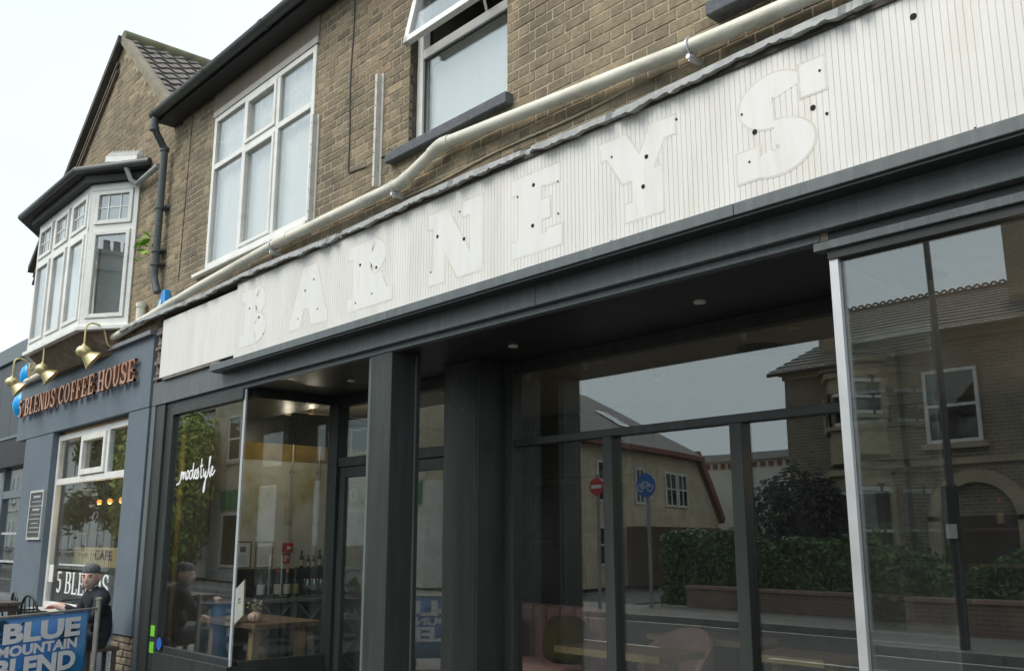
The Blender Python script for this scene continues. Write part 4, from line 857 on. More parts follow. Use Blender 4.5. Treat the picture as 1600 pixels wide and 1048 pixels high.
def banner_mat():
    m = bpy.data.materials.new('banner_print'); m.use_nodes = True; t = m.node_tree; n = t.nodes; l = t.links; b = n['Principled BSDF']; b.inputs['Roughness'].default_value = .55
    g = n.new('ShaderNodeNewGeometry'); sp_ = n.new('ShaderNodeSeparateXYZ'); l.new(g.outputs['Position'], sp_.inputs[0])
    mr = n.new('ShaderNodeMapRange'); l.new(sp_.outputs['Z'], mr.inputs[0]); mr.inputs['From Min'].default_value = .15; mr.inputs['From Max'].default_value = .85
    nz = n.new('ShaderNodeTexNoise'); nz.inputs['Scale'].default_value = 5; nz.inputs['Detail'].default_value = 7; l.new(g.outputs['Position'], nz.inputs['Vector'])
    ad = n.new('ShaderNodeMath'); ad.operation = 'MULTIPLY_ADD'; l.new(nz.outputs['Fac'], ad.inputs[0]); ad.inputs[1].default_value = .9; l.new(mr.outputs[0], ad.inputs[2])
    cr = n.new('ShaderNodeValToRGB'); l.new(ad.outputs[0], cr.inputs[0]); e = cr.color_ramp.elements
    e[0].position = .35; e[0].color = (.015, .09, .22, 1); e[1].position = 1.0; e[1].color = (.16, .40, .82, 1)
    for p, c in ((.6, (.02, .21, .48)), (.8, (.035, .26, .6)), (.86, (.10, .34, .74))): x = e.new(p); x.color = c+(1,)
    l.new(cr.outputs[0], b.inputs['Base Color']); return m
bm_ = MB(); NB = 40; w = lambda t_: .006*math.sin(t_*4)
zr = [.12, .3, .48, .66, .83]; vv = [bp_(.12+1.5*i/NB, z, w(.12+1.5*i/NB)*(1-.6*k_/4)-.01) for i in range(NB+1) for k_, z in enumerate(zr)]
bm_.add(vv, [(i*5+k_, (i+1)*5+k_, (i+1)*5+k_+1, i*5+k_+1) for i in range(NB) for k_ in range(4)])
ban = bm_.build('banner_cloth', banner_mat(), br_, smooth=True)
sol = ban.modifiers.new('thick', 'SOLIDIFY'); sol.thickness = .003; sol.offset = 0
BTX = mat('banner_text', (.93, .94, .98), .6, var=.02); TREE_P = mat('banner_tree_print', (.008, .06, .13), .6)
def textmesh(s, size, bold=0.0, ext=.001, align='LEFT'):
    cu = bpy.data.curves.new('t', 'FONT'); cu.body = s; cu.size = size; cu.offset = bold; cu.extrude = ext; cu.align_x = align; cu.resolution_u = 3
    o = bpy.data.objects.new('t', cu); C.objects.link(o); dg = bpy.context.evaluated_depsgraph_get(); me = bpy.data.meshes.new_from_object(o.evaluated_get(dg)); bpy.data.objects.remove(o); return me
def place_text(name, s, m, parent, origin, xdir, zdir, size, width=None, bold=0., ext=.001):
    me = textmesh(s, size, bold, ext); xs = [v.co.x for v in me.vertices]; sxx = 1 if not width else width/(max(xs)-min(xs)); mn = min(xs)
    X, Z = Vector(xdir).normalized(), Vector(zdir).normalized(); N_ = X.cross(Z)
    for v in me.vertices: v.co = Vector(origin)+X*((v.co.x-mn)*sxx)+Z*v.co.y+N_*v.co.z
    me.materials.clear(); me.materials.append(m); o = bpy.data.objects.new(name, me); C.objects.link(o)
    o.parent = parent; o.matrix_parent_inverse = Matrix.Translation(-Vector(parent.location)) if parent else Matrix(); return o
xd = (ux, uy, 0); off = .034
for s, t0, wd_, z, sz in (('BLUE', 1.26, .98, .625, .225), ('MOUNTAIN', 1.31, 1.0, .51, .12), ('BLEND', 1.33, 1.02, .325, .225)):
    place_text('lettering', s, BTX, br_, bp_(t0, z, .034), xd, (0,0,1), sz, wd_, bold=.010 if sz > .2 else .005)
rt_ = random.Random(21)
for tx, zt, sc0 in ((1.2, .70, 1.2), (.42, .66, 1.0)):
    b = MB()
    for i in range(26):
        a = rt_.uniform(0, 6.28); r_ = rt_.uniform(0, .16)*sc0; c = (tx+r_*math.cos(a)*1.3, min(.80, zt+r_*math.sin(a)*.6)); q = rt_.uniform(.015, .04)
        pl = [(c[0]+q*1.5*math.cos(k_*.9+i), c[1]+q*.6*math.sin(k_*.9+i)) for k_ in range(7)]
        b.add([bp_(u, v, .0245+.00012*i) for u, v in pl], [tuple(range(7))])
    b.build('tree_print', TREE_P, br_, fixn=False)
CHM = mat('chair_black', (.022, .024, .025), .4, metal=.2)
TBW = mat('table_brown', (.085, .065, .055), .55, var=.2, scale=6, stretch=(8, 1, 1))
tbl = thing('cafe_table', 'long dark brown pavement cafe table beyond the banner', 'table', (-12.6, 3.0, 0))
tx0, tx1, ty0, ty1 = -13.2, -11.75, 2.55, 3.25
for i in range(5): b = MB(); b.box(tx0, tx1, ty0+i*.14, ty0+i*.14+.132, .80, .84); b.build('top_slat', TBW, tbl, bevel=.004)
b = MB(); b.box(tx0+.05, tx1-.05, ty0+.05, ty1-.05, .74, .798); b.build('apron', TBW, tbl)
for x in (tx0+.1, tx1-.1):
    for y in (ty0+.08, ty1-.08): b = MB(); b.box(x-.03, x+.03, y-.03, y+.03, 0, .74); b.build('leg', TBW, tbl)
def chair(loc, rz, label, seat=True, grp='black bistro chairs on the pavement'):
    t = thing('bistro_chair', label, 'chair', (0,0,0), grp)
    b = MB(); b.tube([(-.2, -.2, .86-.4)], .01) if False else None
    arc_ = [(.21*math.cos(R(a)), .2+.03*math.sin(R(a)), .62+.26*math.sin(R(a))) for a in range(0, 181, 12)]
    b.tube([(.21, .2, .44)]+arc_+[(-.21, .2, .44)], .014, 8); 
    for x in (-.1, 0, .1): b.tube([(x, .2, .45), (x, .22, .62+.26*math.sqrt(1-(x/.21)**2))], .007, 6)
    b.build('backrest', CHM, t, smooth=True)
    b = MB(); b.box(-.21, .21, -.21, .21, .425, .45); b.build('seat', CHM, t, bevel=.01)
    for x in (-.19, .19):
        for y in (-.19, .19): b = MB(); b.tube([(x, y, .43), (x*1.15, y*1.15, 0)], .013, 8); b.build('leg', CHM, t, smooth=True)
    for s_ in (-1, 1): b = MB(); b.tube(bend([(s_*.21, .2, .66), (s_*.25, -.12, .66), (s_*.22, -.18, .44)], .06), .012, 8); b.build('arm', CHM, t, smooth=True)
    t.location = loc; t.rotation_euler = (0,0,rz); return t
chair((-11.75, 3.52, .03), R(190), 'black bistro chair at the cafe table, nearest the seated man')
chair((-12.55, 3.6, .03), R(175), 'black bistro chair behind the middle of the cafe table')
chair((-14.3, 3.5, .03), R(180), 'black bistro chair furthest left beside the menu board pilaster')
st_ = thing('low_stool', 'plain dark stool under the seated man behind the banner', 'stool', (-10.48, 3.64, 0))
b = MB(); b.box(-10.66, -10.3, 3.48, 3.82, .40, .44); b.build('seat', TBW, st_, bevel=.006)
for x in (-10.62, -10.34):
    for y in (3.52, 3.78): b = MB(); b.box(x-.02, x+.02, y-.02, y+.02, 0, .40); b.build('leg', TBW, st_)

# ================================================================== the seated man
def skin_mesh(verts, edges, radii, root=0, sub=2):
    me = bpy.data.meshes.new('sk'); me.from_pydata(verts, edges, []); o = bpy.data.objects.new('sk', me); C.objects.link(o)
    md = o.modifiers.new('s', 'SKIN'); md.use_smooth_shade = True
    for i, r_ in enumerate(radii):
        sv = me.skin_vertices[0].data[i]; sv.radius = (r_, r_) if not isinstance(r_, tuple) else r_; sv.use_root = (i == root)
    ss = o.modifiers.new('u', 'SUBSURF'); ss.levels = sub; ss.render_levels = sub
    dg = bpy.context.evaluated_depsgraph_get(); out = bpy.data.meshes.new_from_object(o.evaluated_get(dg)); bpy.data.objects.remove(o); return out
SKIN = mat('skin', (.66, .43, .33), .55, var=.12, scale=25); COAT = mat('navy_coat', (.014, .016, .024), .85, var=.3, scale=14, bump=.4, bscale=30)
TROU = mat('dark_trousers', (.035, .033, .035), .9, var=.2); SHOE = mat('shoe', (.02, .018, .016), .4); CAPM = mat('patterned_cap', (.11, .115, .125), .95, var=.8, scale=70); BEARD = mat('grey_beard', (.46, .38, .33), .9, var=.3, scale=60)
EYE = mat('eye_dark', (.02, .015, .012), .3); LIP = mat('lip', (.33, .15, .12), .5)
pm = thing('person', 'man in dark coat and patterned cap seated behind the blue banner', 'person', (-10.5, 3.6, 0))
ox, oy = -10.47, 3.60
V = [(0,.08,.52), (0,.06,.68), (0,.02,.84), (0,-.02,.95), (0,-.04,1.02),                 # 0-4 spine, neck
     (.19,.0,.925), (.27,-.10,.72), (.16,-.34,.84), (.10,-.42,.875),                     # 5-8 left arm (camera side)
     (-.19,.0,.925), (-.27,-.10,.70), (-.16,-.32,.66), (-.12,-.40,.66),                  # 9-12 right arm
     (.11,.02,.50), (.14,-.40,.50), (.14,-.40,.10), (.14,-.52,.05),                      # 13-16 left leg
     (-.11,.02,.50), (-.14,-.40,.50), (-.14,-.38,.10), (-.14,-.50,.05)]
Ed = [(0,1),(1,2),(2,3),(3,4),(3,5),(5,6),(6,7),(7,8),(3,9),(9,10),(10,11),(11,12),(0,13),(13,14),(14,15),(15,16),(0,17),(17,18),(18,19),(19,20)]
Rd = [(.17,.14),(.165,.135),(.175,.14),(.11,.10),.058, .085,.062,.048,.034, .085,.062,.048,.034, .11,.08,.055,.04, .11,.08,.055,.04]
# fingers of both hands
def hand(ip, d, s_):
    p = Vector(V[ip]); d = Vector(d).normalized(); side = d.cross(Vector((0,0,1))).normalized()
    for k_, (o_, L_) in enumerate(((-.027, .072), (-.009, .082), (.009, .078), (.027, .062))):
        a = p+side*o_+d*.035; b_ = a+d*L_*.5+Vector((0,0,-.008)); c = b_+d*L_*.35+Vector((0,0,-.03)); i0 = len(V)
        V.extend([tuple(a), tuple(b_), tuple(c)]); Ed.extend([(ip, i0), (i0, i0+1), (i0+1, i0+2)]); Rd.extend([.0105, .0095, .008])
    a = p+side*.035*s_+Vector((0,0,-.005)); b_ = a+side*.022*s_+d*.03; i0 = len(V); V.extend([tuple(a), tuple(b_+d*.025)]); Ed.extend([(ip, i0), (i0, i0+1)]); Rd.extend([.012, .009])
hand(8, (-.5, -.8, .0), 1); hand(12, (.4, -.9, -.1), -1)
me = skin_mesh([(x+ox, y+oy, z) for x, y, z in V], Ed, Rd)
bm = bmesh.new(); bm.from_mesh(me)
# head
hd_ = bmesh.new(); bmesh.ops.create_uvsphere(hd_, u_segments=40, v_segments=28, radius=1)
yaw = R(50)
def smooth_(a, b_, x): t_ = max(0, min(1, (x-a)/(b_-a))); return t_*t_*(3-2*t_)
for v in hd_.verts:
    x, y, z = v.co; f = smooth_(.1, .9, -y)        # front is -y
    X, Y, Z = x*.074, y*.094, z*.122
    if z < 0: X *= 1-.28*smooth_(0, 1, -z); Y += -.012*smooth_(0, 1, -z)
    if f > 0:
        nose = math.exp(-((x/.17)**2))*smooth_(.32, -.05, z)*smooth_(-.42, -.2, z); Y -= .026*nose*f
        brow = math.exp(-((z-.27)/.1)**2)*(1-math.exp(-(x/.1)**2)*.4)*smooth_(.8, .5, abs(x)); Y -= .006*brow*f
        eye = math.exp(-((abs(x)-.36)/.17)**2-((z-.1)/.11)**2); Y += .010*eye*f
        chin = math.exp(-(x/.3)**2-((z+.82)/.16)**2); Y -= .014*chin*f
        lips = math.exp(-(x/.28)**2-((z+.52)/.07)**2); Y -= .005*lips*f
        cheek = math.exp(-((abs(x)-.5)/.2)**2-((z+.12)/.2)**2); Y -= .004*cheek*f
    v.co = (X, Y, Z)
me2 = bpy.data.meshes.new('h'); hd_.to_mesh(me2); hd_.free()
Mh = Matrix.Translation((ox, oy-.075, 1.135)) @ Matrix.Scale(1.1, 4) @ Matrix.Rotation(yaw, 4, 'Z') @ Matrix.Rotation(R(6), 4, 'X'); Mi = Mh.inverted(); me2.transform(Mh)
bm.from_mesh(me2)
for s_ in (-1, 1):      # ears
    e = bmesh.ops.create_uvsphere(bm, u_segments=10, v_segments=8, radius=1, matrix=Mh @ Matrix.Translation((s_*.076, .012, .0)) @ Matrix.Diagonal((.011, .02, .032, 1)))
body = bpy.data.meshes.new('body'); bm.to_mesh(body); bm.free()
for m_ in (COAT, SKIN, TROU, SHOE, BEARD): body.materials.append(m_)
hl = Vector((V[8][0]+ox, V[8][1]+oy, V[8][2])); hr = Vector((V[12][0]+ox, V[12][1]+oy, V[12][2]))
for p in body.polygons:
    c = p.center; hc = Mi @ c; i = 0; p.use_smooth = True
    if hc.z > -.125 and abs(hc.x) < .1 and abs(hc.y) < .14 and (hc.z > -.085 or math.hypot(hc.x, hc.y+.03) < .058):
        i = 1
        if hc.y < .0 and hc.z < -.055 and not (hc.y < -.09 and hc.z > -.05) : i = 4
        if hc.z > -.055 and abs(hc.x) < .03: i = 1
    elif min((c-hl).length, (c-hr).length) < .075 or (c.y < oy-.36 and c.z > .6): i = 1
    elif c.z < .1: i = 3
    elif c.z < .5 or (c.y < oy-.16 and c.z < .6): i = 2
    p.material_index = i
bo = bpy.data.objects.new('body', body); C.objects.link(bo); bo.parent = pm; bo.matrix_parent_inverse = Matrix.Translation(-Vector(pm.location))
def onhead(mb, name, m): 
    me = mb.mesh(name, m); me.transform(Mh); smooth_by_angle(me); o = bpy.data.objects.new(name, me); C.objects.link(o); o.parent = pm; o.matrix_parent_inverse = Matrix.Translation(-Vector(pm.location)); return o
b = MB(); b.lathe([(.0765, -.01), (.079, .0), (.077, .025), (.067, .048), (.04, .066), (.004, .072)], (0,0,0), 24); b.v = [(x, y*1.22+.006, z+.055+y*.18*0) for x, y, z in b.v]; onhead(b, 'cap', CAPM)
b = MB(); b.sphere((0, .05, .0), .0765, .055, .085, 16, 10); onhead(b, 'hair', mat('dark_hair', (.03, .028, .028), .9))
for s_ in (-1, 1):
    b = MB(); b.sphere((s_*.028, -.083, .011), .011, .006, .0055, 10, 6); onhead(b, 'eye', EYE)
    b = MB(); b.sphere((s_*.03, -.088, .030), .019, .006, .0045, 10, 6); onhead(b, 'eyebrow', mat('dark_brow', (.03, .026, .024), .9))
b = MB(); b.sphere((0, -.090, -.063), .024, .007, .0055, 12, 6); onhead(b, 'mouth', LIP)
b = MB(); b.lathe([(.055, 0), (.062, .02), (.066, .06), (.058, .064), (.05, .03)], (ox, oy-.03, .965), 18, (0,-.25,1)); o = b.build('collar', COAT, pm, smooth=True)
ph = thing('phone', 'small red and white packet held in the seated man\'s hand', 'packet', tuple(hl))
b = MB(); b.box(hl.x-.06, hl.x+.01, hl.y-.07, hl.y-.02, hl.z-.035, hl.z-.012); b.build('packet', mat('packet_red', (.45, .08, .06), .5, var=.4, scale=40), ph)

# ================================================================== inside the bar: left bay
WOOD = mat('oak_top', (.16, .10, .06), .45, var=.25, scale=4, stretch=(1, 9, 9)); OAK = mat('oak_leg', (.3, .2, .105), .5, var=.2, scale=5, stretch=(9, 9, 1))
tw = thing('wooden_table', 'dark wooden table in the left shop window with oak legs', 'table', (-8.95, 4.7, 0))
b = MB(); b.box(-9.55, -8.36, 4.32, 5.02, .70, .75); b.build('top', WOOD, tw, bevel=.006)
for x in (-9.4, -8.55):
    for y in (4.42, 4.9): b = MB(); b.box(x-.04, x+.04, y-.04, y+.04, 0, .70); b.build('leg', OAK, tw, bevel=.004)
vz = thing('pumpkin_vase', 'small pink ribbed pumpkin vase with dried flowers on the window table', 'vase', (-8.52, 4.40, .75))
b = MB(); vs_ = []; 
for i in range(13):
    t_ = math.pi*i/12-math.pi/2
    for k_ in range(40):
        a = 2*math.pi*k_/40; r_ = .062*math.cos(t_)*(1+.06*math.cos(a*10))+.004; vs_.append((-8.52+r_*math.cos(a), 4.40+r_*math.sin(a), .802+.052*math.sin(t_)))
b.add(vs_, [(i*40+k_, i*40+(k_+1) % 40, (i+1)*40+(k_+1) % 40, (i+1)*40+k_) for i in range(12) for k_ in range(40)]); b.build('body', mat('pink_ceramic', (.62, .40, .33), .4, var=.06), vz, smooth=True)
FLW = mat('dried_flower', (.5, .42, .25), .9, var=.3, scale=50)
for i in range(14):
    a = rr.uniform(0, 6.28); s_ = rr.uniform(.02, .07); tp = (-8.52+s_*math.cos(a), 4.40+s_*math.sin(a), .88+rr.uniform(0, .08)); b = MB(); b.tube([(-8.52, 4.40, .85), tp], .0022, 5); b.sphere(tp, .012, .012, .010, 6, 4); b.build('flower', FLW, vz)
mn = thing('menu_stand', 'white menu sheet on tilted wooden clipboard standing on the window table', 'menu', (-8.8, 4.3, .75))
b = MB(); m4 = Matrix.Translation((-8.72, 4.34, .93)) @ Matrix.Rotation(R(-28), 4, 'Y') @ Matrix.Rotation(R(-12), 4, 'X')
b.box(-.10, .10, -.006, .006, -.19, .19); b.v = [tuple(m4 @ Vector(v)) for v in b.v]; b.build('clipboard', OAK, mn)
b = MB(); b.box(-.092, .092, -.0095, -.0062, -.18, .18); b.v = [tuple(m4 @ Vector(v)) for v in b.v]; b.build('sheet', WP, mn)
b = MB(); b.box(-.03, .03, -.011, -.0098, -.01, .0); b.box(-.02, .03, -.0112, -.0099, .02, .035); b.v = [tuple(m4 @ Vector(v)) for v in b.v]; b.build('print', BLACK_PAINT, mn)
stl = thing('padded_stool', 'low stool with grey cushion and wooden legs under the window table', 'stool', (-8.8, 4.75, 0))
b = MB(); b.box(-9.05, -8.6, 4.55, 4.95, .44, .52); b.build('cushion', mat('grey_cushion', (.16, .17, .17), .9), stl, bevel=.03)
for x in (-9.0, -8.65):
    for y in (4.6, 4.9): b = MB(); b.box(x-.02, x+.02, y-.02, y+.02, 0, .44); b.build('leg', WOOD, stl)
wr = thing('wine_rack', 'grey blue wine rack cabinet with crossed lattice against the plaster wall', 'cabinet', (-9.9, 5.5, 0))
RK = mat('rack_paint', (.17, .20, .215), .6, var=.1); XR = -9.62
b = MB(); b.box(-10.12, XR+.03, 4.55, 6.35, .85, .885); b.build('top', RK, wr, bevel=.003)
b = MB(); b.box(-10.12, -10.08, 4.6, 6.3, 0, .85); b.box(-10.08, XR, 4.6, 6.3, .02, .05); b.build('carcass', BLACK_PAINT, wr)
ys = [4.6, 5.02, 5.44, 5.86, 6.28]
for y in ys: b = MB(); b.box(-10.08, XR+.004, y-.025, y+.025, .05, .85); b.build('upright', RK, wr)
b = MB(); b.box(-10.08, XR+.002, 4.6, 6.3, .43, .47); b.build('shelf', RK, wr)
for ya, yb in zip(ys, ys[1:]):
    for za, zb in ((.05, .43), (.47, .85)):
        b = MB(); b.beam((XR-.12, ya+.03, za), (XR-.12, yb-.03, zb), .24, .02, up=(1,0,0)); b.beam((XR-.13, ya+.03, zb), (XR-.13, yb-.03, za), .24, .02, up=(1,0,0)); 
        b = MB(); 
        for (p, q, dx) in (((ya+.03, za), (yb-.03, zb), 0), ((ya+.03, zb), (yb-.03, za), -.004)):
            b.add([(XR+dx, p[0], p[1]-.014), (XR+dx, q[0], q[1]-.014), (XR+dx, q[0], q[1]+.014), (XR+dx, p[0], p[1]+.014), (XR-.25, p[0], p[1]-.014), (XR-.25, q[0], q[1]-.014), (XR-.25, q[0], q[1]+.014), (XR-.25, p[0], p[1]+.014)], [(0,1,2,3),(7,6,5,4),(0,4,5,1),(1,5,6,2),(2,6,7,3),(3,7,4,0)])
        b.build('lattice', RK, wr)
BOT = mat('bottle_glass', (.012, .02, .012), .15, var=.1); BOTB = mat('amber_bottle', (.05, .02, .01), .15)
def bottle(x, y, z, h, m, labm, cap, lab, grp=None):
    t = thing('bottle', lab, 'bottle', (x, y, z), grp); r_ = h*.125
    b = MB(); b.lathe([(r_*.9, 0), (r_, .01), (r_, h*.58), (r_*.8, h*.66), (r_*.36, h*.74), (r_*.34, h*.97), (r_*.4, h*.975), (r_*.4, h)], (x, y, z), 14); b.build('glass', m, t, smooth=True)
    b = MB(); b.lathe([(r_*1.02, h*.14), (r_*1.03, h*.145), (r_*1.03, h*.46), (r_*1.02, h*.465)], (x, y, z), 14); b.build('label', labm, t, smooth=True)
    b = MB(); b.lathe([(r_*.42, h*.83), (r_*.43, h*.84), (r_*.43, h*1.0), (r_*.2, h*1.005)], (x, y, z), 12); b.build('capsule', cap, t, smooth=True); return t
LW = mat('label_white', (.7, .7, .68), .7); LC = mat('label_cream', (.55, .48, .4), .7); LG = mat('label_olive', (.3, .28, .08), .7); CR = mat('capsule_red', (.5, .04, .05), .4); CO = mat('capsule_orange', (.6, .22, .08), .4); CK = mat('capsule_black', (.015, .015, .015), .4)
bottle(-9.78, 5.10, .885, .33, BOT, LW, CK, 'dark wine bottle with white label on the wine rack')
bottle(-9.78, 5.30, .885, .33, BOT, LC, CR, 'dark wine bottle with red capsule on the wine rack')
bottle(-9.75, 5.40, .885, .33, BOT, LC, CO, 'dark wine bottle with orange capsule on the wine rack')
bottle(-9.78, 5.52, .885, .33, BOT, LG, CK, 'dark wine bottle with olive label on the wine rack, beside the glasses')
CG = glass_mat('clear_glassware', .22, (.82, .87, .87), .0, 1)
for i in range(8):
    x, y = -9.68-.11*(i % 2), 5.62+.085*(i//2)+.03*(i % 2)
    b = MB(); b.lathe([(.035, 0), (.035, .004), (.006, .012), (.005, .07), (.02, .085), (.038, .12), (.042, .15), (.034, .2), (.032, .2), (.039, .15), (.03, .11), (.004, .09)], (x, y, .885), 16)
    o = b.build('wine_glass', CG, smooth=True); tag(o, 'clear wine glass on the wine rack, %s row, %s from the bottles' % ('back' if i % 2 else 'front', ['first', 'second', 'third', 'fourth'][i//2]), 'glass', 'wine glasses on the rack')
sh = thing('wall_shelf', 'dark wall shelf below the framed certificates', 'shelf', (-10.1, 5.5, 1.1)); b = MB(); b.box(-10.14, -9.97, 4.6, 6.6, 1.165, 1.195); b.build('board', BLACK_PAINT, sh); b = MB(); b.box(-10.14, -10.12, 4.6, 6.6, .885, 1.165); b.build('back_panel', BLACK_PAINT, sh)
for i, (y, h, m_) in enumerate(((5.74, .20, BOTB), (5.83, .15, BOTB), (5.9, .15, BOTB), (5.98, .21, BOTB), (6.05, .16, BOT), (6.14, .15, BOT))):
    bottle(-10.05, y, 1.195, h, m_, LC, CK, ['tall', 'second', 'third', 'tallest', 'fifth', 'last'][i]+' small dark bottle on the wall shelf counted from the red alarm point', 'small bottles on the wall shelf')
for (y0, y1, lab) in ((4.93, 5.14, 'wood framed certificate with emblem on the plaster wall'), (5.19, 5.41, 'wood framed certificate of plain text nearer the red alarm point')):
    t = thing('framed_certificate', lab, 'frame', (-10.1, y0, 1.2), 'framed certificates'); b = MB()
    za, zb = 1.20, 1.50
    b.box(-10.14, -10.115, y0, y0+.018, za, zb); b.box(-10.14, -10.115, y1-.018, y1, za, zb); b.box(-10.14, -10.116, y0+.018, y1-.018, za, za+.018); b.box(-10.14, -10.116, y0+.018, y1-.018, zb-.018, zb); b.build('frame', OAK, t)
    b = MB(); b.box(-10.139, -10.122, y0+.018, y1-.018, za+.018, zb-.018); b.build('paper', WP, t)
    b = MB()
    if y0 < 5: b.box(-10.1215, -10.1205, y0+.07, y1-.07, 1.38, 1.44)
    for k_ in range(4): b.box(-10.1215, -10.1205, y0+.05, y1-.05, 1.25+k_*.028, 1.255+k_*.028)
    b.build('print', mat('print_grey', (.2, .2, .22), .8), t)
fp = thing('fire_call_point', 'red fire alarm call point with red sign below on the plaster wall', 'alarm', (-10.1, 5.6, 1.4)); RED = mat('signal_red', (.55, .03, .03), .4)
b = MB(); b.box(-10.14, -10.08, 5.53, 5.64, 1.38, 1.48); b.build('box', RED, fp, bevel=.006); b = MB(); b.box(-10.0795, -10.077, 5.56, 5.61, 1.41, 1.44); b.build('button', WP, fp); b = MB(); b.box(-10.14, -10.13, 5.54, 5.63, 1.25, 1.36); b.build('sign', RED, fp)
b = MB(); b.box(-10.1298, -10.128, 5.56, 5.585, 1.27, 1.34); b.box(-10.1298, -10.128, 5.6, 5.615, 1.30, 1.33); b.build('symbol', WP, fp)
for y, z0, lab in ((5.6, 1.48, 'steel conduit running up from the red fire alarm point'), (5.96, 1.2, 'steel conduit on the plaster wall nearest the door frame')):
    t = thing('conduit', lab, 'conduit', (-10.1, y, z0), 'steel conduits'); b = MB(); b.tube([(-10.115, y, z0), (-10.115, y, 2.62)], .011, 8); b.build('tube', mat('galvanised', (.45, .46, .45), .4, metal=.6), t, smooth=True)
    for z in (1.7, 2.3): b = MB(); b.box(-10.14, -10.1, y-.02, y+.02, z, z+.02); b.build('saddle', MATS['galvanised'], t)
CURT = mat('ochre_curtain', (.34, .21, .06), .9, var=.2)
b = MB()
for i in range(24):
    f_ = lambda k_: (-9.95+.008*k_*1.0, 4.13+.022*math.sin(k_*1.3))
    (xa, ya), (xb, yb) = f_(i), f_(i+1); b.quad((xa, ya, .45), (xb, yb, .45), (xb, yb, 2.8), (xa, ya, 2.8))
o = b.build('curtain', CURT, smooth=True, fixn=False); sol = o.modifiers.new('t', 'SOLIDIFY'); sol.thickness = .004; tag(o, 'narrow ochre curtain hanging at the left edge of the display window', 'curtain')
lt = mat('handwritten_white', (.82, .84, .84), .5)
# handwritten name on the left display glass
cu = bpy.data.curves.new('script', 'CURVE'); cu.dimensions = '3D'; cu.bevel_depth = .013; cu.bevel_resolution = 1
pts = []; x = 0
def stroke(p):
    s_ = cu.splines.new('NURBS'); s_.points.add(len(p)-1); s_.order_u = 3; s_.use_endpoint_u = True
    for q, (a, c) in zip(s_.points, p): q.co = (a, 4.0195, c, 1)
X0s, Z0s = -9.60, 2.10
def sc2(l): return [(X0s+a*.085, Z0s+.1*c) for a, c in l]
stroke(sc2([(-.6,-.35),(.2,-.3),(.5,0),(.6,.9),(.9,.9),(.9,0),(1.0,.7),(1.3,.9),(1.4,0),(1.5,.7),(1.8,.9),(1.9,.1),(2.3,.1)]))
stroke(sc2([(2.3,.1),(2.2,.8),(2.7,1.0),(2.9,.4),(2.5,0),(2.3,.4)])); stroke(sc2([(3.8,.9),(3.2,1.0),(3.0,.3),(3.5,0),(3.9,.6),(4.0,2.0),(3.9,.2),(4.3,.1)]))
stroke(sc2([(4.3,.4),(4.9,.6),(4.8,1.0),(4.4,.8),(4.4,.1),(5.0,.1)])); stroke(sc2([(5.0,.1),(5.4,1.1),(5.2,1.0),(5.7,.5),(5.4,0),(5.1,.1)]))
stroke(sc2([(6.2,2.0),(6.1,.3),(6.4,.0),(6.6,.3)])); stroke(sc2([(5.8,1.2),(6.6,1.3)])); stroke(sc2([(6.8,1.0),(6.9,.3),(7.2,.1),(7.5,.9),(7.5,-.6),(7.3,-1.4),(7.0,-1.2),(7.4,-.2),(7.9,.2)]))
stroke(sc2([(7.9,.1),(8.5,1.6),(8.5,2.1),(8.2,1.9),(8.3,.3),(8.8,.1)])); stroke(sc2([(8.7,.4),(9.3,.7),(9.2,1.1),(8.8,.9),(8.9,.2),(9.5,.3),(9.9,.7)]))
so_ = bpy.data.objects.new('script', cu); C.objects.link(so_); dg = bpy.context.evaluated_depsgraph_get(); ms = bpy.data.meshes.new_from_object(so_.evaluated_get(dg)); bpy.data.objects.remove(so_)
for v in ms.vertices: v.co.y = 4.0195+(v.co.y-4.0195)*.12
ms.materials.clear(); ms.materials.append(lt); o = bpy.data.objects.new('glass_lettering', ms); C.objects.link(o); o.parent = dw
sp3 = thing('window_spotlights', 'row of small spotlights on the ceiling over the left window table', 'lamp', (-9.2, 4.9, 2.95))
for i, (x, y) in enumerate(((-9.55, 5.2), (-9.3, 5.35), (-9.0, 5.5))):
    b = MB(); b.lathe([(.012, .06), (.014, 0), (.03, -.01), (.034, -.08), (.028, -.08), (.012, -.02)], (x, y, 2.96), 12); b.build('spot', mat('spot_brass', (.5, .4, .22), .4, metal=.6), sp3, smooth=True)
    b = MB(); b.sphere((x, y, 2.905), .02, .02, .012, 10, 6); b.build('bulb', mat('spot_bulb', (1, .85, .6), .4, emis=(1, .8, .55, .25)), sp3)
    ld = bpy.data.lights.new('bulb_light', 'POINT'); ld.energy = 1.6; ld.color = (1, .86, .66); ld.shadow_soft_size = .002; lo = bpy.data.objects.new('bulb_light', ld); C.objects.link(lo); lo.parent = sp3; lo.location = (x+9.2, y-4.9, -.3)
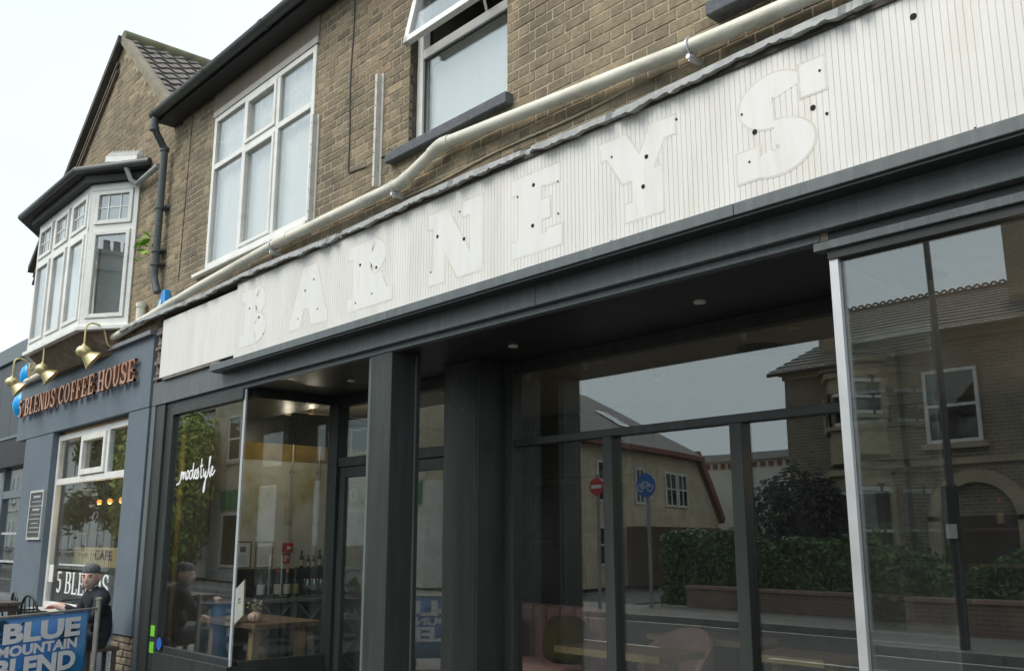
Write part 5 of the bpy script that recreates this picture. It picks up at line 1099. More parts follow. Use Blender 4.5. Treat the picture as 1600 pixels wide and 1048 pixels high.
# ---- centre of the bar
PINK = mat('pink_velvet', (.36, .2, .19), .85, var=.12, scale=5); OLIVE = mat('olive_velvet', (.075, .055, .015), .85, var=.2); 
bq = thing('banquette', 'pink channelled velvet banquette behind the glazed screen', 'sofa', (-6.3, 6.3, 0))
for i in range(9): b = MB(); x = -7.5+i*.18; b.box(x, x+.178, 6.35, 6.52, .42, .92); b.build('back_channel', PINK, bq, bevel=.04)
b = MB(); b.box(-7.5, -5.88, 5.85, 6.4, .28, .46); b.build('seat', PINK, bq, bevel=.05); b = MB(); b.box(-7.48, -5.9, 5.9, 6.5, 0, .28); b.build('base', BLACK_PAINT, bq)
for x, y, rz, lab in ((-6.15, 6.15, .2, 'olive velvet cushion on the pink banquette nearest the tables'), (-7.0, 6.2, -.1, 'olive velvet cushion further along the pink banquette')):
    b = MB(); b.sphere((0,0,0), .22, .085, .2, 18, 12); b.v = [(math.copysign(abs(x_/.22)**.6*.22, x_), y_, math.copysign(abs(z_/.2)**.6*.2, z_)) for x_, y_, z_ in b.v]; o = b.build('cushion', OLIVE, smooth=True); o.location = (x, y, .66); o.rotation_euler = (R(-15), 0, rz); tag(o, lab, 'cushion', 'olive cushions')
def bartable(x0, x1, y0, y1, lab, h=.73):
    t = thing('bar_table', lab, 'table', ((x0+x1)/2, (y0+y1)/2, 0), 'bar tables'); b = MB(); b.box(x0, x1, y0, y1, h-.02, h); b.build('top', WOOD, t); b = MB(); frame_rect(b, 0, 1, 0, 1, 0, 0, .1) if False else None
    b.box(x0-.008, x1+.008, y0-.008, y0-.0005, h-.045, h+.003); b.box(x0-.008, x0-.0005, y0, y1, h-.045, h+.003); b.box(x1+.0005, x1+.008, y0, y1, h-.045, h+.003); b.build('brass_edge', mat('pale_brass', (.34, .26, .13), .45, metal=.4), t)
    for x in (x0+.08, x1-.08): b = MB(); b.box(x-.025, x+.025, (y0+y1)/2-.025, (y0+y1)/2+.025, 0, h-.02); b.build('leg', MATS['pale_brass'], t)
bartable(-5.35, -4.35, 5.25, 5.75, 'brass edged bar table closest to the glazed screen, by the banquette'); bartable(-5.5, -4.55, 6.5, 7.0, 'brass edged bar table standing further inside the room'); bartable(-4.1, -3.5, 5.9, 6.4, 'small brass edged table on the right of the two mullions')
for x, y, lab in ((-4.95, 6.15, 'pink curved back chair between the two brass edged tables'),):
    t = thing('tub_chair', lab, 'chair', (x, y, 0)); b = MB()
    tv = []
    for i in range(25):
        a = R(-15+i*8.75); zt_ = .55+.27*max(0, math.sin(R(180*i/24)))**.7
        for r0, zz in ((.25, .4), (.31, .4), (.31, zt_-.02), (.28, zt_), (.25, zt_-.02)): tv.append((x+r0*math.cos(a), y+r0*math.sin(a), zz))
    b.add(tv, [(i*5+k_, (i+1)*5+k_, (i+1)*5+(k_+1) % 5, i*5+(k_+1) % 5) for i in range(24) for k_ in range(5)]+[(0,1,2,3,4), (124,123,122,121,120)])
    b.build('back', PINK, t, smooth=True); b = MB(); b.lathe([(.01, .38), (.27, .38), (.28, .44), (.24, .47), (.01, .475)], (x, y, 0), 20); b.build('seat', PINK, t, smooth=True)
    for k_ in range(4): a = R(45+90*k_); b = MB(); b.tube([(x+.2*math.cos(a), y+.2*math.sin(a), .38), (x+.24*math.cos(a), y+.24*math.sin(a), 0)], .014, 8); b.build('leg', OAK, t)
t = thing('orange_stool', 'round tan leather stool low beside the near bar table', 'stool', (-4.2, 5.45, 0)); b = MB(); b.lathe([(.01, .40), (.18, .40), (.2, .44), (.18, .48), (.01, .49)], (-4.2, 5.45, 0), 20); b.build('seat', mat('tan_leather', (.42, .18, .08), .5), t, smooth=True)
for k_ in range(4): a = R(45+90*k_); b = MB(); b.tube([(-4.2+.12*math.cos(a), 5.45+.12*math.sin(a), .4), (-4.2+.17*math.cos(a), 5.45+.17*math.sin(a), 0)], .012, 8); b.build('leg', OAK, t)
cbn = thing('black_shelving', 'tall black panelled shelving unit at the back of the bar', 'shelving', (-8, 8, 0)); b = MB(); b.box(-9.4, -7.0, 8.1, 8.5, 0, 3.0); b.build('carcass', INW, cbn)
for i in range(3):
    for k_ in range(3): b = MB(); frame_rect(b, -9.35+i*.79, -9.35+i*.79+.76, .85+k_*.7, .85+k_*.7+.66, 8.06, 8.1, .04); b.build('panel_frame', BLACK_PAINT, cbn)
vt = thing('ceiling_vent', 'round louvred vent set in the bar ceiling', 'vent', (-4.2, 6.45, 3.0)); VN = mat('vent_dark', (.06, .06, .055), .5)
b = MB(); ring = [(-4.2+.17*math.cos(R(a)), 6.45+.17*math.sin(R(a)), 3.0) for a in range(0, 361, 15)]; b.tube(ring, .02, 8, cap=False); b.build('ring', VN, vt, smooth=True)
for i in range(6): y = 6.33+i*.048; w_ = math.sqrt(max(.001, .16**2-(y-6.45)**2)); b = MB(); b.box(-4.2-w_, -4.2+w_, y, y+.03, 2.995, 3.015); b.build('louvre', VN, vt)
ft = thing('ceiling_spotlight', 'pair of brass ceiling spotlights on a bar behind the top pane', 'lamp', (-5.2, 6.3, 3.0)); b = MB(); b.tube([(-5.2, 6.3, 3.02), (-5.2, 6.3, 2.93)], .012); b.tube([(-5.3, 6.3, 2.93), (-5.1, 6.3, 2.93)], .012); b.build('bar', BRASS, ft)
for x in (-5.3, -5.1): b = MB(); b.lathe([(.02, 0), (.035, -.01), (.05, -.09), (.045, -.09), (.02, -.02)], (x, 6.3, 2.93), 14, (0, .5, 1)); b.build('spot', BRASS, ft, smooth=True)
tr = thing('lighting_track', 'thin white lighting track with cable across the bar ceiling', 'track', (-4, 5.9, 3)); b = MB(); b.tube([(-8, 5.8, 3.0), (-2.4, 5.75, 3.0)], .012, 6); b.build('rail', WP, tr)
for x in (-6.2, -5.5, -3.9, -3.1): b = MB(); b.lathe([(.014, 0), (.022, -.015), (.022, -.06), (.01, -.065)], (x, 5.78, 2.995), 10); b.build('spot', WP, tr)
BULB = mat('warm_bulb', (1, .7, .35), .4, emis=(1, .6, .25, 3)); 
def pendant(x, y, z, lab, grp, r_=.035, st=None, top=3.0):
    t = thing('pendant_lamp', lab, 'lamp', (x, y, z), grp); b = MB(); b.tube([(x, y, z+.05), (x, y, top)], .003, 5); b.lathe([(.02, .03), (.022, .04), (.022, .08), (.006, .09)], (x, y, z), 10); b.build('cord', BLACK_PAINT, t); b = MB(); b.sphere((x, y, z), r_, r_, r_*1.2, 12, 8); b.build('bulb', st or BULB, t, smooth=True); ld = bpy.data.lights.new('bulb_light', 'POINT'); ld.energy = .5 if r_ > .04 else 2.0 if r_ > .03 else 1; ld.color = (1, .72, .42); ld.shadow_soft_size = .002; lo = bpy.data.objects.new('bulb_light', ld); C.objects.link(lo); lo.parent = t; lo.location = (0, 0, -.09)
pendant(-2.0, 6.6, 2.20, 'warm lit pendant bulb behind the right display window near its steel edge', 'bar pendant bulbs')
for i, (x, z) in enumerate(((-2.55, 2.28), (-2.2, 2.25), (-1.85, 2.22))): pendant(x, 9.2, z-.1, ['first', 'middle', 'last'][i]+' of three small lit bulbs deep behind the right display window', 'bar pendant bulbs', .022)
ORB = mat('orange_bulb', (1, .5, .2), .4, emis=(1, .30, .05, .9))
for i, x in enumerate((-13.45, -13.05, -12.63)): pendant(x, 4.55, 2.02, ['left', 'middle', 'right'][i]+' glowing orange pendant bulb inside the cafe window', 'cafe pendant bulbs', .034, ORB, 2.95)
ct = thing('cafe_counter', 'cream counter board lettered CAFE low in the coffee shop window', 'counter', (-12.4, 4.4, 0)); b = MB(); b.box(-13.7, -11.1, 4.35, 4.42, .5, 1.42); b.box(-13.7, -11.1, 4.42, 5.0, 1.36, 1.40); b.build('board', mat('cream_board', (.58, .44, .22), .7, var=.08), ct)
b = MB(); b.box(-13.7, -11.1, 4.33, 4.349, .5, 1.18); b.build('dark_base', mat('counter_dark', (.07, .08, .08), .6), ct); b = MB(); b.box(-11.7, -11.15, 4.31, 4.329, .7, 1.22); b.build('poster', mat('poster_blue', (.3, .33, .45), .6, var=.3, scale=12), ct)  # dark band paints the road's reflection low in the cafe glass
place_text('lettering', 'CAFE', mat('dark_red_text', (.12, .03, .03), .6), ct, (-12.85, 4.346, 1.27), (1,0,0), (0,0,1), .16, .62, .004)
x = -13.35
for c in '5 BLENDS':
    if c == ' ': x += .10; continue
    m_ = MB(); polys, w = glyph(c, T=.16, t=.06); letter_mesh(m_, polys, x, .86, .30, .26, 4.062, 4.068); o = m_.build('glass_lettering', lt, cw, fixn=False); x += w*.30+.02
for i in range(16): b = MB(); b.box(-13.3+i*.075, -13.25+i*.075, 4.062, 4.067, 1.20, 1.218); b.build('glass_lettering', lt, cw)
b = MB(); b.box(-13.66, -13.5, 4.06, 4.067, .98, 1.2); b.build('window_notice', WP, cw)
dmk = thing('back_bar_shelf', 'dim back bar shelf with bottles behind the right display window', 'shelf', (-1.5, 9.8, 0)); b = MB()
for z in (.9, 1.25, 1.6): b.box(-4.2, .8, 9.9, 10.3, z, z+.03)
b.build('board', WOOD, dmk)
for i in range(14): 
    t_ = -3.9+i*.3; bottle(t_, 10.05, 1.28 if i % 2 else 1.63, .3, BOTB if i % 3 else BOT, LC, CO if i % 4 else CR, '%s bottle on the %s dim back bar shelf, %s from its left end' % ('amber' if i % 3 else 'dark green', 'upper' if i % 2 == 0 else 'lower', ['first', 'second', 'third', 'fourth', 'fifth', 'sixth', 'seventh'][i//2]), 'bottles on the back bar')

# ================================================================== THE OTHER SIDE OF THE STREET (seen in the shop glass)
VB = farbrick('dark_victorian_brick', (.24, .18, .125), (.16, .125, .095), (.32, .28, .22)); YB = farbrick('buff_brick', (.62, .53, .36), (.52, .42, .26), (.6, .54, .42), axis='YZ'); YBX = farbrick('buff_brick_x', (.56, .47, .33), (.47, .39, .26), (.55, .5, .4)); PB = farbrick('pink_garden_brick', (.28, .16, .12), (.21, .13, .1), (.26, .22, .18))
STN = mat('bath_stone', (.42, .345, .235), .9, var=.15, scale=4, dirt=(.22, .18, .12), dscale=3, damt=.6); WST = mat('white_stucco', (.66, .66, .62), .8, var=.06, scale=2, dirt=(.5, .49, .45), dscale=1.5, damt=.5)
WFR = mat('white_window_paint', (.72, .72, .69), .5); CURT2 = mat('dim_room', (.04, .04, .042), .9)
def owin(parent, x0, x1, z0, z1, y, face=1, sash=True, rm=G_FAR):      # sash window in a wall facing +y
    b = MB(); frame_rect(b, x0, x1, z0, z1, y, y+.06, .07); 
    if sash: b.box(x0+.07, x1-.07, y+.001, y+.055, (z0+z1)/2-.03, (z0+z1)/2+.03)
    w = b.build('window', WFR, parent); b = MB(); b.box(x0+.07, x1-.07, y+.02, y+.03, z0+.07, z1-.07); b.build('pane', rm, w); b = MB(); b.box(x0+.02, x1-.02, y+.002, y+.008, z0+.02, z1-.02); b.build('backing', CURT2, w)
    b = MB(); b.box(x0-.1, x1+.1, y-.01, y+.14, z0-.12, z0-.002); b.build('sill', STN, w); return w
vh = thing('victorian_house', 'dark brick Victorian house with stone bay and crested ridge, mirrored in the shop glass', 'building', (-8, -14, 0))
b = MB(); b.box(-13.35, 3, -19, -11.5, 0, 5.75); b.build('wall', VB, vh)
RZ, RY = 7.45, -15.2
b = MB(); b.add([(-13.6, -11.2, 5.72), (3.2, -11.2, 5.72), (3.2, RY, RZ), (-13.6, RY, RZ), (-13.6, -19.3, 5.72), (3.2, -19.3, 5.72)], [(0,1,2,3), (3,2,5,4), (0,3,4), (1,5,2), (0,4,5,1)]); vroof = b.build('roof', M_SLATE, vh)
for i in range(11):
    b = MB(); t0, t1 = i/11, (i+1)/11; y0, y1 = -11.18+(RY+11.18)*t0, -11.18+(RY+11.18)*t1; z0, z1 = 5.75+(RZ-5.75)*t0, 5.75+(RZ-5.75)*t1
    b.add([(-13.6, y0, z0+.05), (3.2, y0, z0+.05), (3.2, y1, z1+.012), (-13.6, y1, z1+.012), (-13.6, y0, z0), (3.2, y0, z0)], [(0,1,2,3), (4,5,1,0)]); b.build('slate_course', M_SLATE, vroof)
rm_ = MB(); rm_.tube([(.0+.085*math.cos(R(a)), 0, .10*math.sin(R(a))) for a in range(0, 181, 15)], .028, 6); rme = rm_.mesh('ridge_crest', mat('red_ridge', (.13, .075, .055), .9, var=.2))
for i in range(62):
    o = bpy.data.objects.new('ridge_crest', rme); C.objects.link(o); o.parent = vroof; o.location = (-13.2+i*.2, RY, RZ+.06)
b = MB(); b.box(-13.6, 3.2, RY-.08, RY+.08, RZ-.06, RZ+.08); b.build('ridge_cap', MATS['red_ridge'], vroof)
for x, w_, h in ((-7.4, 1.3, 10.2), (-13.0, .9, 9.6)):
    b = MB(); b.box(x, x+w_, -13.6, -12.7, 5.0, h); b.box(x-.08, x+w_+.08, -13.68, -12.62, h-.5, h-.35); b.box(x-.08, x+w_+.08, -13.68, -12.62, h, h+.12); c = b.build('chimney', VB, vroof)
    for k_ in range(3): b = MB(); b.lathe([(.11, 0), (.12, .02), (.09, .4), (.11, .45), (.08, .46)], (x+.2+k_*.4*w_/1.3, -13.15, h+.1), 12); b.build('chimney_pot', MATS['red_ridge'], vroof)
bx0, bx1, by = -12.2, -9.7, -10.75
for z0, z1 in ((.0, 3.0), (3.3, 5.3)):
    pl = [(bx0, -11.49), (bx0+.5, by), (bx1-.5, by), (bx1, -11.49)]
    b = MB(); b.prismz(pl, z0, z0+.75); b.prismz([(x+(.08 if i < 2 else -.08)*0, y) for i, (x, y) in enumerate(pl)], z1-.35, z1); o = b.build('bay_stone', STN, vh)
    b = MB(); pl2 = [(bx0-.12, -11.49), (bx0+.45, by+.12), (bx1-.45, by+.12), (bx1+.12, -11.49)]; b.prismz(pl2, z1+.001, z1+.14); b.prismz(pl2, z0+.76, z0+.84); b.build('bay_cornice', STN, vh)
    for (xa, ya), (xb, yb) in zip(pl, pl[1:]):
        for u in (0, 1): b = MB(); cx, cy = xa+(xb-xa)*u, ya+(yb-ya)*u; b.tube([(cx, min(cy, by-.04), z0+.85), (cx, min(cy, by-.04), z1-.36)], .11, 10); b.build('bay_column', STN, vh, smooth=True)
    b = MB(); 
    for (xa, ya), (xb, yb) in zip(pl, pl[1:]):
        n_ = Vector((yb-ya, -(xb-xa), 0)).normalized()*-.06
        for za, zb in ((z0+.86, z0+.93), (z1-.45, z1-.37), ((z0+z1)/2+.2, (z0+z1)/2+.26)): b.beam((xa+n_.x, ya+n_.y-.06, (za+zb)/2), (xb+n_.x, yb+n_.y-.06, (za+zb)/2), .05, zb-za)
    b.build('bay_sash', WFR, vh)
    for (xa, ya), (xb, yb) in zip(pl, pl[1:]): b = MB(); b.quad((xa, ya-.1, z0+.85), (xb, yb-.1, z0+.85), (xb, yb-.1, z1-.37), (xa, ya-.1, z1-.37)); b.build('pane', G_FAR, vh)
    b = MB(); b.box(bx0+.1, bx1-.1, -11.48, -11.2, z0+.7, z1-.3); b.build('bay_room', CURT2, vh)
b = MB(); b.prismz([(bx0-.2, -11.3), (bx0+.4, by+.2), (bx1-.4, by+.2), (bx1+.2, -11.3)], 5.45, 5.52); b.build('bay_roof', M_SLATE, vh)
b = MB(); b.box(-13.35, 3, -11.49, -11.42, 3.02, 3.14); b.box(-13.36, 3, -11.49, -11.40, 5.55, 5.70); b.build('string_course', STN, vh)
owin(vh, -8.85, -7.75, 3.45, 4.95, -11.49); owin(vh, -5.6, -4.5, 3.45, 4.95, -11.49); owin(vh, -5.6, -4.4, .8, 2.5, -11.49)
b = MB(); 
for i in range(12):
    a0, a1 = R(15*i), R(15*(i+1)); cx, cz = -7.95, 1.9
    b.prism([(cx+.75*math.cos(a0), cz+.75*math.sin(a0)), (cx+1.0*math.cos(a0), cz+1.0*math.sin(a0)), (cx+1.0*math.cos(a1), cz+1.0*math.sin(a1)), (cx+.75*math.cos(a1), cz+.75*math.sin(a1))], -11.499, -11.33)
b.box(-8.95, -8.7, -11.499, -11.33, 0, 2.0); b.box(-7.2, -6.95, -11.499, -11.33, 0, 2.0); b.build('porch_arch', STN, vh); b = MB(); b.box(-8.7, -7.2, -11.49, -11.46, 0, 2.0); b.build('front_door', mat('door_dark', (.05, .03, .025), .5), vh)
b = MB(); b.tube([(-9.3, -11.38, 0), (-9.3, -11.38, 5.6)], .05, 8); b.tube([(-6.2, -11.38, 0), (-6.2, -11.38, 5.6)], .05, 8); b.build('rainwater_pipe', BLACK_PAINT, vh)
b = MB(); b.tube([(-13.6, -11.12, 5.7), (3, -11.12, 5.7)], .06, 8); b.build('gutter', BLACK_PAINT, vh)
# garden wall, hedges
def gwall_(x0, x1, y, h, lab):
    t = thing('garden_wall', lab, 'wall', (x0, y, 0), 'low garden walls'); b = MB(); b.box(x0, x1, y-.22, y, -.1, h); b.build('brickwork_face', PB, t)
    n_ = int((x1-x0)/.46); b = MB()
    for i in range(n_): xa = x0+(x1-x0)*i/n_; b.box(xa+.006, xa+(x1-x0)/n_-.006, y-.26, y+.04, h+.001, h+.075)
    b.build('coping', mat('pink_coping', (.33, .22, .18), .9, var=.2), t, bevel=.008)
gwall_(-14.2, -8.9, -8.15, .42, 'low pink brick garden wall before the tall dark hedge, mirrored in the centre panes'); gwall_(-8.0, 2, -8.15, .5, 'low pink brick garden wall across the road from the right display window')
def leaf_mat(name, c, var=.6):
    m = bpy.data.materials.new(name); m.use_nodes = True; t = m.node_tree; n = t.nodes; l = t.links; b = n['Principled BSDF']; b.inputs['Roughness'].default_value = .6
    g = n.new('ShaderNodeNewGeometry'); cr = n.new('ShaderNodeValToRGB'); l.new(g.outputs['Random Per Island'], cr.inputs[0]); cr.color_ramp.elements[0].color = tuple(x*(1-var) for x in c)+(1,); cr.color_ramp.elements[1].color = tuple(x*(1+var) for x in c)+(1,)
    l.new(cr.outputs[0], b.inputs['Base Color']); return m
def leaves(b, n_, fn, size, rg):
    for i in range(n_):
        p, nrm = fn(); s_ = size*rg.uniform(.6, 1.3); a = Vector((rg.gauss(0,1), rg.gauss(0,1), rg.gauss(0,1))).normalized(); nn = (Vector(nrm)*.8+a*.7).normalized(); u = nn.cross(a).normalized(); v = nn.cross(u); p = Vector(p)
        b.add([p-u*s_, p-v*s_*.45+nn*s_*.1, p+u*s_, p+v*s_*.45+nn*s_*.1], [(0,1,2,3)])
HG = leaf_mat('hedge_leaf', (.075, .135, .032)); HG2 = leaf_mat('bush_leaf', (.09, .12, .03)); BRN = mat('bark', (.09, .07, .05), .95, var=.3, scale=14, bump=.6)
def hedge(x0, x1, y0, y1, h, lab, m=HG, n_=9000, seed=1):
    t = thing('hedge', lab, 'hedge', ((x0+x1)/2, (y0+y1)/2, 0), 'hedges across the road'); rg = random.Random(seed); lump = lambda x: .14*math.sin(x*1.3+seed)+.10*math.sin(x*3.7)+.05*math.sin(x*9)
    def fn():
        x = rg.uniform(x0, x1); hh = h+lump(x); f = rg.random()
        if f < .62: z = rg.uniform(.05, hh); return (x, y1+.06*math.sin(x*4+z*5)+rg.uniform(-.2, .06), z), (0, 1, .2)
        if f < .9: return (x, rg.uniform(y0, y1), hh+rg.uniform(-.12, .08)), (0, .2, 1)
        return (rg.choice((x0, x1))+rg.uniform(-.1, .1), rg.uniform(y0, y1), rg.uniform(0, hh)), (1, 0, .2)
    b = MB(); leaves(b, n_, fn, .075, rg); b.build('foliage', m, t, fixn=False)
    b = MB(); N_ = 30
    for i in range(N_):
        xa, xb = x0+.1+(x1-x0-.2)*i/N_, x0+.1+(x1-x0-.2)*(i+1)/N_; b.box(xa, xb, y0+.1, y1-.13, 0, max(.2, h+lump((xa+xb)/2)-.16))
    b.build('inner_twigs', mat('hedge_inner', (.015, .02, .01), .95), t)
hedge(-15.2, -9.0, -9.5, -8.5, 1.55, 'tall dark clipped hedge mirrored in the centre panes', n_=12000); hedge(-7.9, 1.0, -9.5, -8.45, 1.15, 'lower clipped hedge mirrored in the right display window', n_=9000, seed=2)
def shrub(c, rx, rz, lab, m, n_, seed, name='bush'):
    t = thing(name, lab, 'bush', (c[0], c[1], 0), 'bushes across the road'); rg = random.Random(seed)
    def fn():
        d = Vector((rg.gauss(0,1), rg.gauss(0,1), rg.gauss(0,1))).normalized(); k_ = (1+.18*math.sin(d.x*5+seed)+.15*math.sin(d.z*7+d.y*4))*rg.uniform(.72, 1.03)
        return (c[0]+d.x*rx*k_, c[1]+d.y*rx*k_, max(.05, c[2]+d.z*rz*k_)), d
    b = MB(); leaves(b, n_, fn, .08, rg); b.build('foliage', m, t, fixn=False); b = MB(); b.tube([(c[0], c[1], 0), (c[0]+.05, c[1], c[2])], [.06, .03], 8); b.build('stem', BRN, t)
shrub((-8.6, -8.9, .75), .75, .75, 'rounded yellow green bush beside the gap in the garden wall', HG2, 3000, 4); shrub((-11.6, -10.3, 1.5), 1.0, 1.3, 'dark purple green shrub rising behind the tall hedge', leaf_mat('dark_shrub', (.025, .028, .02)), 4500, 9); shrub((-12.7, -10.2, 1.7), .9, 1.4, 'dark evergreen shrub in front of the dark brick house corner', leaf_mat('dark_shrub2', (.03, .035, .02)), 4000, 12)
# buff brick house at the side road
yh = thing('buff_house', 'buff brick house with slate roof and skylights, mirrored in the centre panes', 'building', (-25, -17, 0))
A_, B_ = Vector((-21.8, -12.6, 0)), Vector((-24.0, -21.6, 0)); dv = (B_-A_).normalized(); nv = Vector((dv.y, -dv.x, 0)) if (Vector((dv.y, -dv.x, 0)).x > 0) else Vector((-dv.y, dv.x, 0))
def yp(u, d, z): p = A_+dv*u-nv*d; return (p.x, p.y, z)
LY = (B_-A_).length; b = MB(); b.add([yp(0,0,0), yp(LY,0,0), yp(LY,8,0), yp(0,8,0), yp(0,0,4.95), yp(LY,0,4.95), yp(LY,8,4.95), yp(0,8,4.95)], [(0,1,5,4),(1,2,6,5),(2,3,7,6),(3,0,4,7),(4,5,6,7)]); b.build('wall', YB, yh)
b = MB(); b.add([yp(-.3,-.35,4.85), yp(LY+.3,-.35,4.85), yp(LY-1.8,4,7.5), yp(-.3,4,7.5), yp(-.3,8.3,4.85), yp(LY+.3,8.3,4.85)], [(0,1,2,3),(3,2,5,4),(1,5,2),(0,3,4),(0,4,5,1)]); yr = b.build('roof', M_SLATE, yh)
b = MB(); b.add([yp(-.2,-.37,4.68), yp(LY+.2,-.37,4.68), yp(LY+.2,-.37,4.86), yp(-.2,-.37,4.86), yp(-.2,.02,4.68), yp(LY+.2,.02,4.68)], [(0,1,2,3),(4,5,1,0)]); b.build('red_eaves', mat('red_eaves_brick', (.22, .09, .06), .9), yh)
def ybox(b, u0, u1, d0, d1, z0, z1): b.add([yp(u0,d0,z0), yp(u1,d0,z0), yp(u1,d1,z0), yp(u0,d1,z0), yp(u0,d0,z1), yp(u1,d0,z1), yp(u1,d1,z1), yp(u0,d1,z1)], [(0,1,2,3),(4,5,6,7),(0,1,5,4),(1,2,6,5),(2,3,7,6),(3,0,4,7)])
for u0, u1, z0, z1 in ((1.0, 2.0, 2.8, 4.2), (3.9, 4.6, 2.8, 4.1), (6.3, 7.3, 2.8, 4.1), (7.4, 8.3, 2.8, 4.1), (1.0, 2.0, .7, 2.0)):
    b = MB(); ybox(b, u0, u0+.08, -.06, 0, z0, z1); ybox(b, u1-.08, u1, -.06, 0, z0, z1); ybox(b, u0+.08, u1-.08, -.055, 0, z0, z0+.08); ybox(b, u0+.08, u1-.08, -.055, 0, z1-.08, z1); ybox(b, (u0+u1)/2-.03, (u0+u1)/2+.03, -.056, 0, z0+.08, z1-.08); ybox(b, u0+.08, u1-.08, -.054, 0, (z0+z1)/2, (z0+z1)/2+.05); w = b.build('window', WFR, yh)
    b = MB(); ybox(b, u0+.08, u1-.08, -.03, -.02, z0+.08, z1-.08); b.build('pane', G_FAR, w); b = MB(); ybox(b, u0+.05, u1-.05, -.008, -.004, z0+.05, z1-.05); b.build('backing', CURT2, w)
for u in (1.0, 5.0):
    b = MB(); f_ = lambda u_, k_: yp(u_, -.35+4.35*k_, 4.85+2.65*k_+.06); b.add([f_(u,.35), f_(u+.9,.35), f_(u+.9,.6), f_(u,.6)], [(0,1,2,3)]); b.build('skylight', WFR, yr); b = MB(); g2 = lambda u_, k_: yp(u_, -.35+4.35*k_, 4.85+2.65*k_+.09); b.add([g2(u+.08,.37), g2(u+.82,.37), g2(u+.82,.58), g2(u+.08,.58)], [(0,1,2,3)]); b.build('skylight_pane', G_FAR, yr)
b = MB(); ybox(b, 3.2, 7.8, -1.6, -.01, 0, 2.0); b.build('lean_to', mat('brown_fence', (.13, .08, .055), .9), yh)
b = MB(); b.add([yp(LY+.02,0,0), yp(LY+2.2,0,0), yp(LY+.02,0,4.9), yp(LY+2.2,0,2.4), yp(LY+.02,6,0), yp(LY+2.2,6,0), yp(LY+.02,6,4.9), yp(LY+2.2,6,2.4)], [(0,1,3,2),(5,4,6,7),(1,5,7,3),(2,3,7,6)]); b.build('catslide_end', YB, yh); b = MB(); b.beam(yp(LY,-.1,5.0), yp(LY+2.4,-.1,2.35), .25, .3); b.build('red_verge', MATS['red_eaves_brick'], yh)
wbd = thing('white_hall', 'low white building with dentilled cornice beyond the buff house', 'building', (-22, -27, 0)); b = MB(); b.box(-32, -16.5, -32, -25.5, 0, 5.0); b.build('wall', WST, wbd); b = MB(); b.box(-32.1, -16.4, -32.1, -25.3, 5.001, 5.3); b.build('cornice', mat('grey_cornice', (.4, .4, .38), .8), wbd)
for i in range(36): b = MB(); b.box(-31.8+i*.42, -31.8+i*.42+.2, -25.49, -25.42, 4.7, 4.9); b.build('dentil', MATS['red_eaves_brick'], wbd)
owin(wbd, -19.2, -18.2, 2.6, 3.9, -25.49); owin(wbd, -23, -22, 2.6, 3.9, -25.49)
# street signs and lamp post
RND = lambda b, c, r_, y0, y1: b.lathe([(.001, 0), (r_, 0), (r_, y1-y0), (.001, y1-y0)], (c[0], y0, c[1]), 28, (0,1,0))
SB = mat('sign_blue', (.01, .12, .45), .4); SR = mat('sign_red', (.55, .02, .03), .4); POSTG = mat('grey_post', (.25, .26, .26), .5)
cyc = thing('cycle_sign', 'round blue cycle route sign on a grey post across the road', 'sign', (-14.7, -7.5, 0)); b = MB(); b.tube([(-14.7, -7.5, 0), (-14.7, -7.5, 3.0)], .04, 10); b.build('post', POSTG, cyc); b = MB(); RND(b, (-14.7, 2.78), .28, -7.455, -7.44); b.build('disc', SB, cyc)
b = MB(); y_ = -7.432
for cx in (-14.84, -14.56): b.tube([(cx+.08*math.cos(R(a)), y_, 2.72+.08*math.sin(R(a))) for a in range(0, 361, 20)], .011, 6, cap=False)
b.tube([(-14.84, y_, 2.72), (-14.77, y_, 2.85), (-14.62, y_, 2.85), (-14.56, y_, 2.72)], .011, 6); b.tube([(-14.77, y_, 2.85), (-14.70, y_, 2.72), (-14.62, y_, 2.85)], .011, 6); b.tube([(-14.84, y_, 2.72), (-14.70, y_, 2.72)], .011, 6); b.build('bicycle_symbol', WP, cyc)
nes = thing('no_entry_sign', 'round red no entry sign on a grey post at the side road', 'sign', (-15.0, -5.95, 0)); b = MB(); b.tube([(-15.0, -6.1, 0), (-15.0, -6.1, 3.0)], .04, 10); b.build('post', POSTG, nes); b = MB(); RND(b, (-15.0, 2.72), .21, -6.055, -6.04); b.build('disc', SR, nes); b = MB(); b.box(-15.15, -14.85, -6.039, -6.03, 2.68, 2.76); b.build('bar', WP, nes)
lp = thing('lamp_post', 'tall black lamp post with sign brackets across the road', 'lamp post', (-6.15, -5.95, 0)); b = MB(); b.tube([(-6.15, -6.1, 0), (-6.15, -6.1, 1.2), (-6.15, -6.1, 1.25), (-6.15, -6.1, 7.5)], [.075, .075, .055, .045], 12); b.tube(bend([(-6.15, -6.1, 7.4), (-6.15, -6.1, 8.0), (-6.15, -4.9, 8.1)], .3), .04, 8); b.build('column', BLACK_PAINT, lp, smooth=True)
b = MB(); b.box(-6.27, -6.03, -5.3, -4.6, 8.05, 8.17); b.build('lantern', POSTG, lp, bevel=.02); b = MB(); b.box(-6.22, -6.08, -6.03, -5.98, 1.55, 1.75); b.build('traffic_plate', WP, lp); b = MB(); b.box(-6.27, -6.03, -6.05, -6.031, 1.5, 2.3); b.build('plate_backing', BLACK_PAINT, lp)
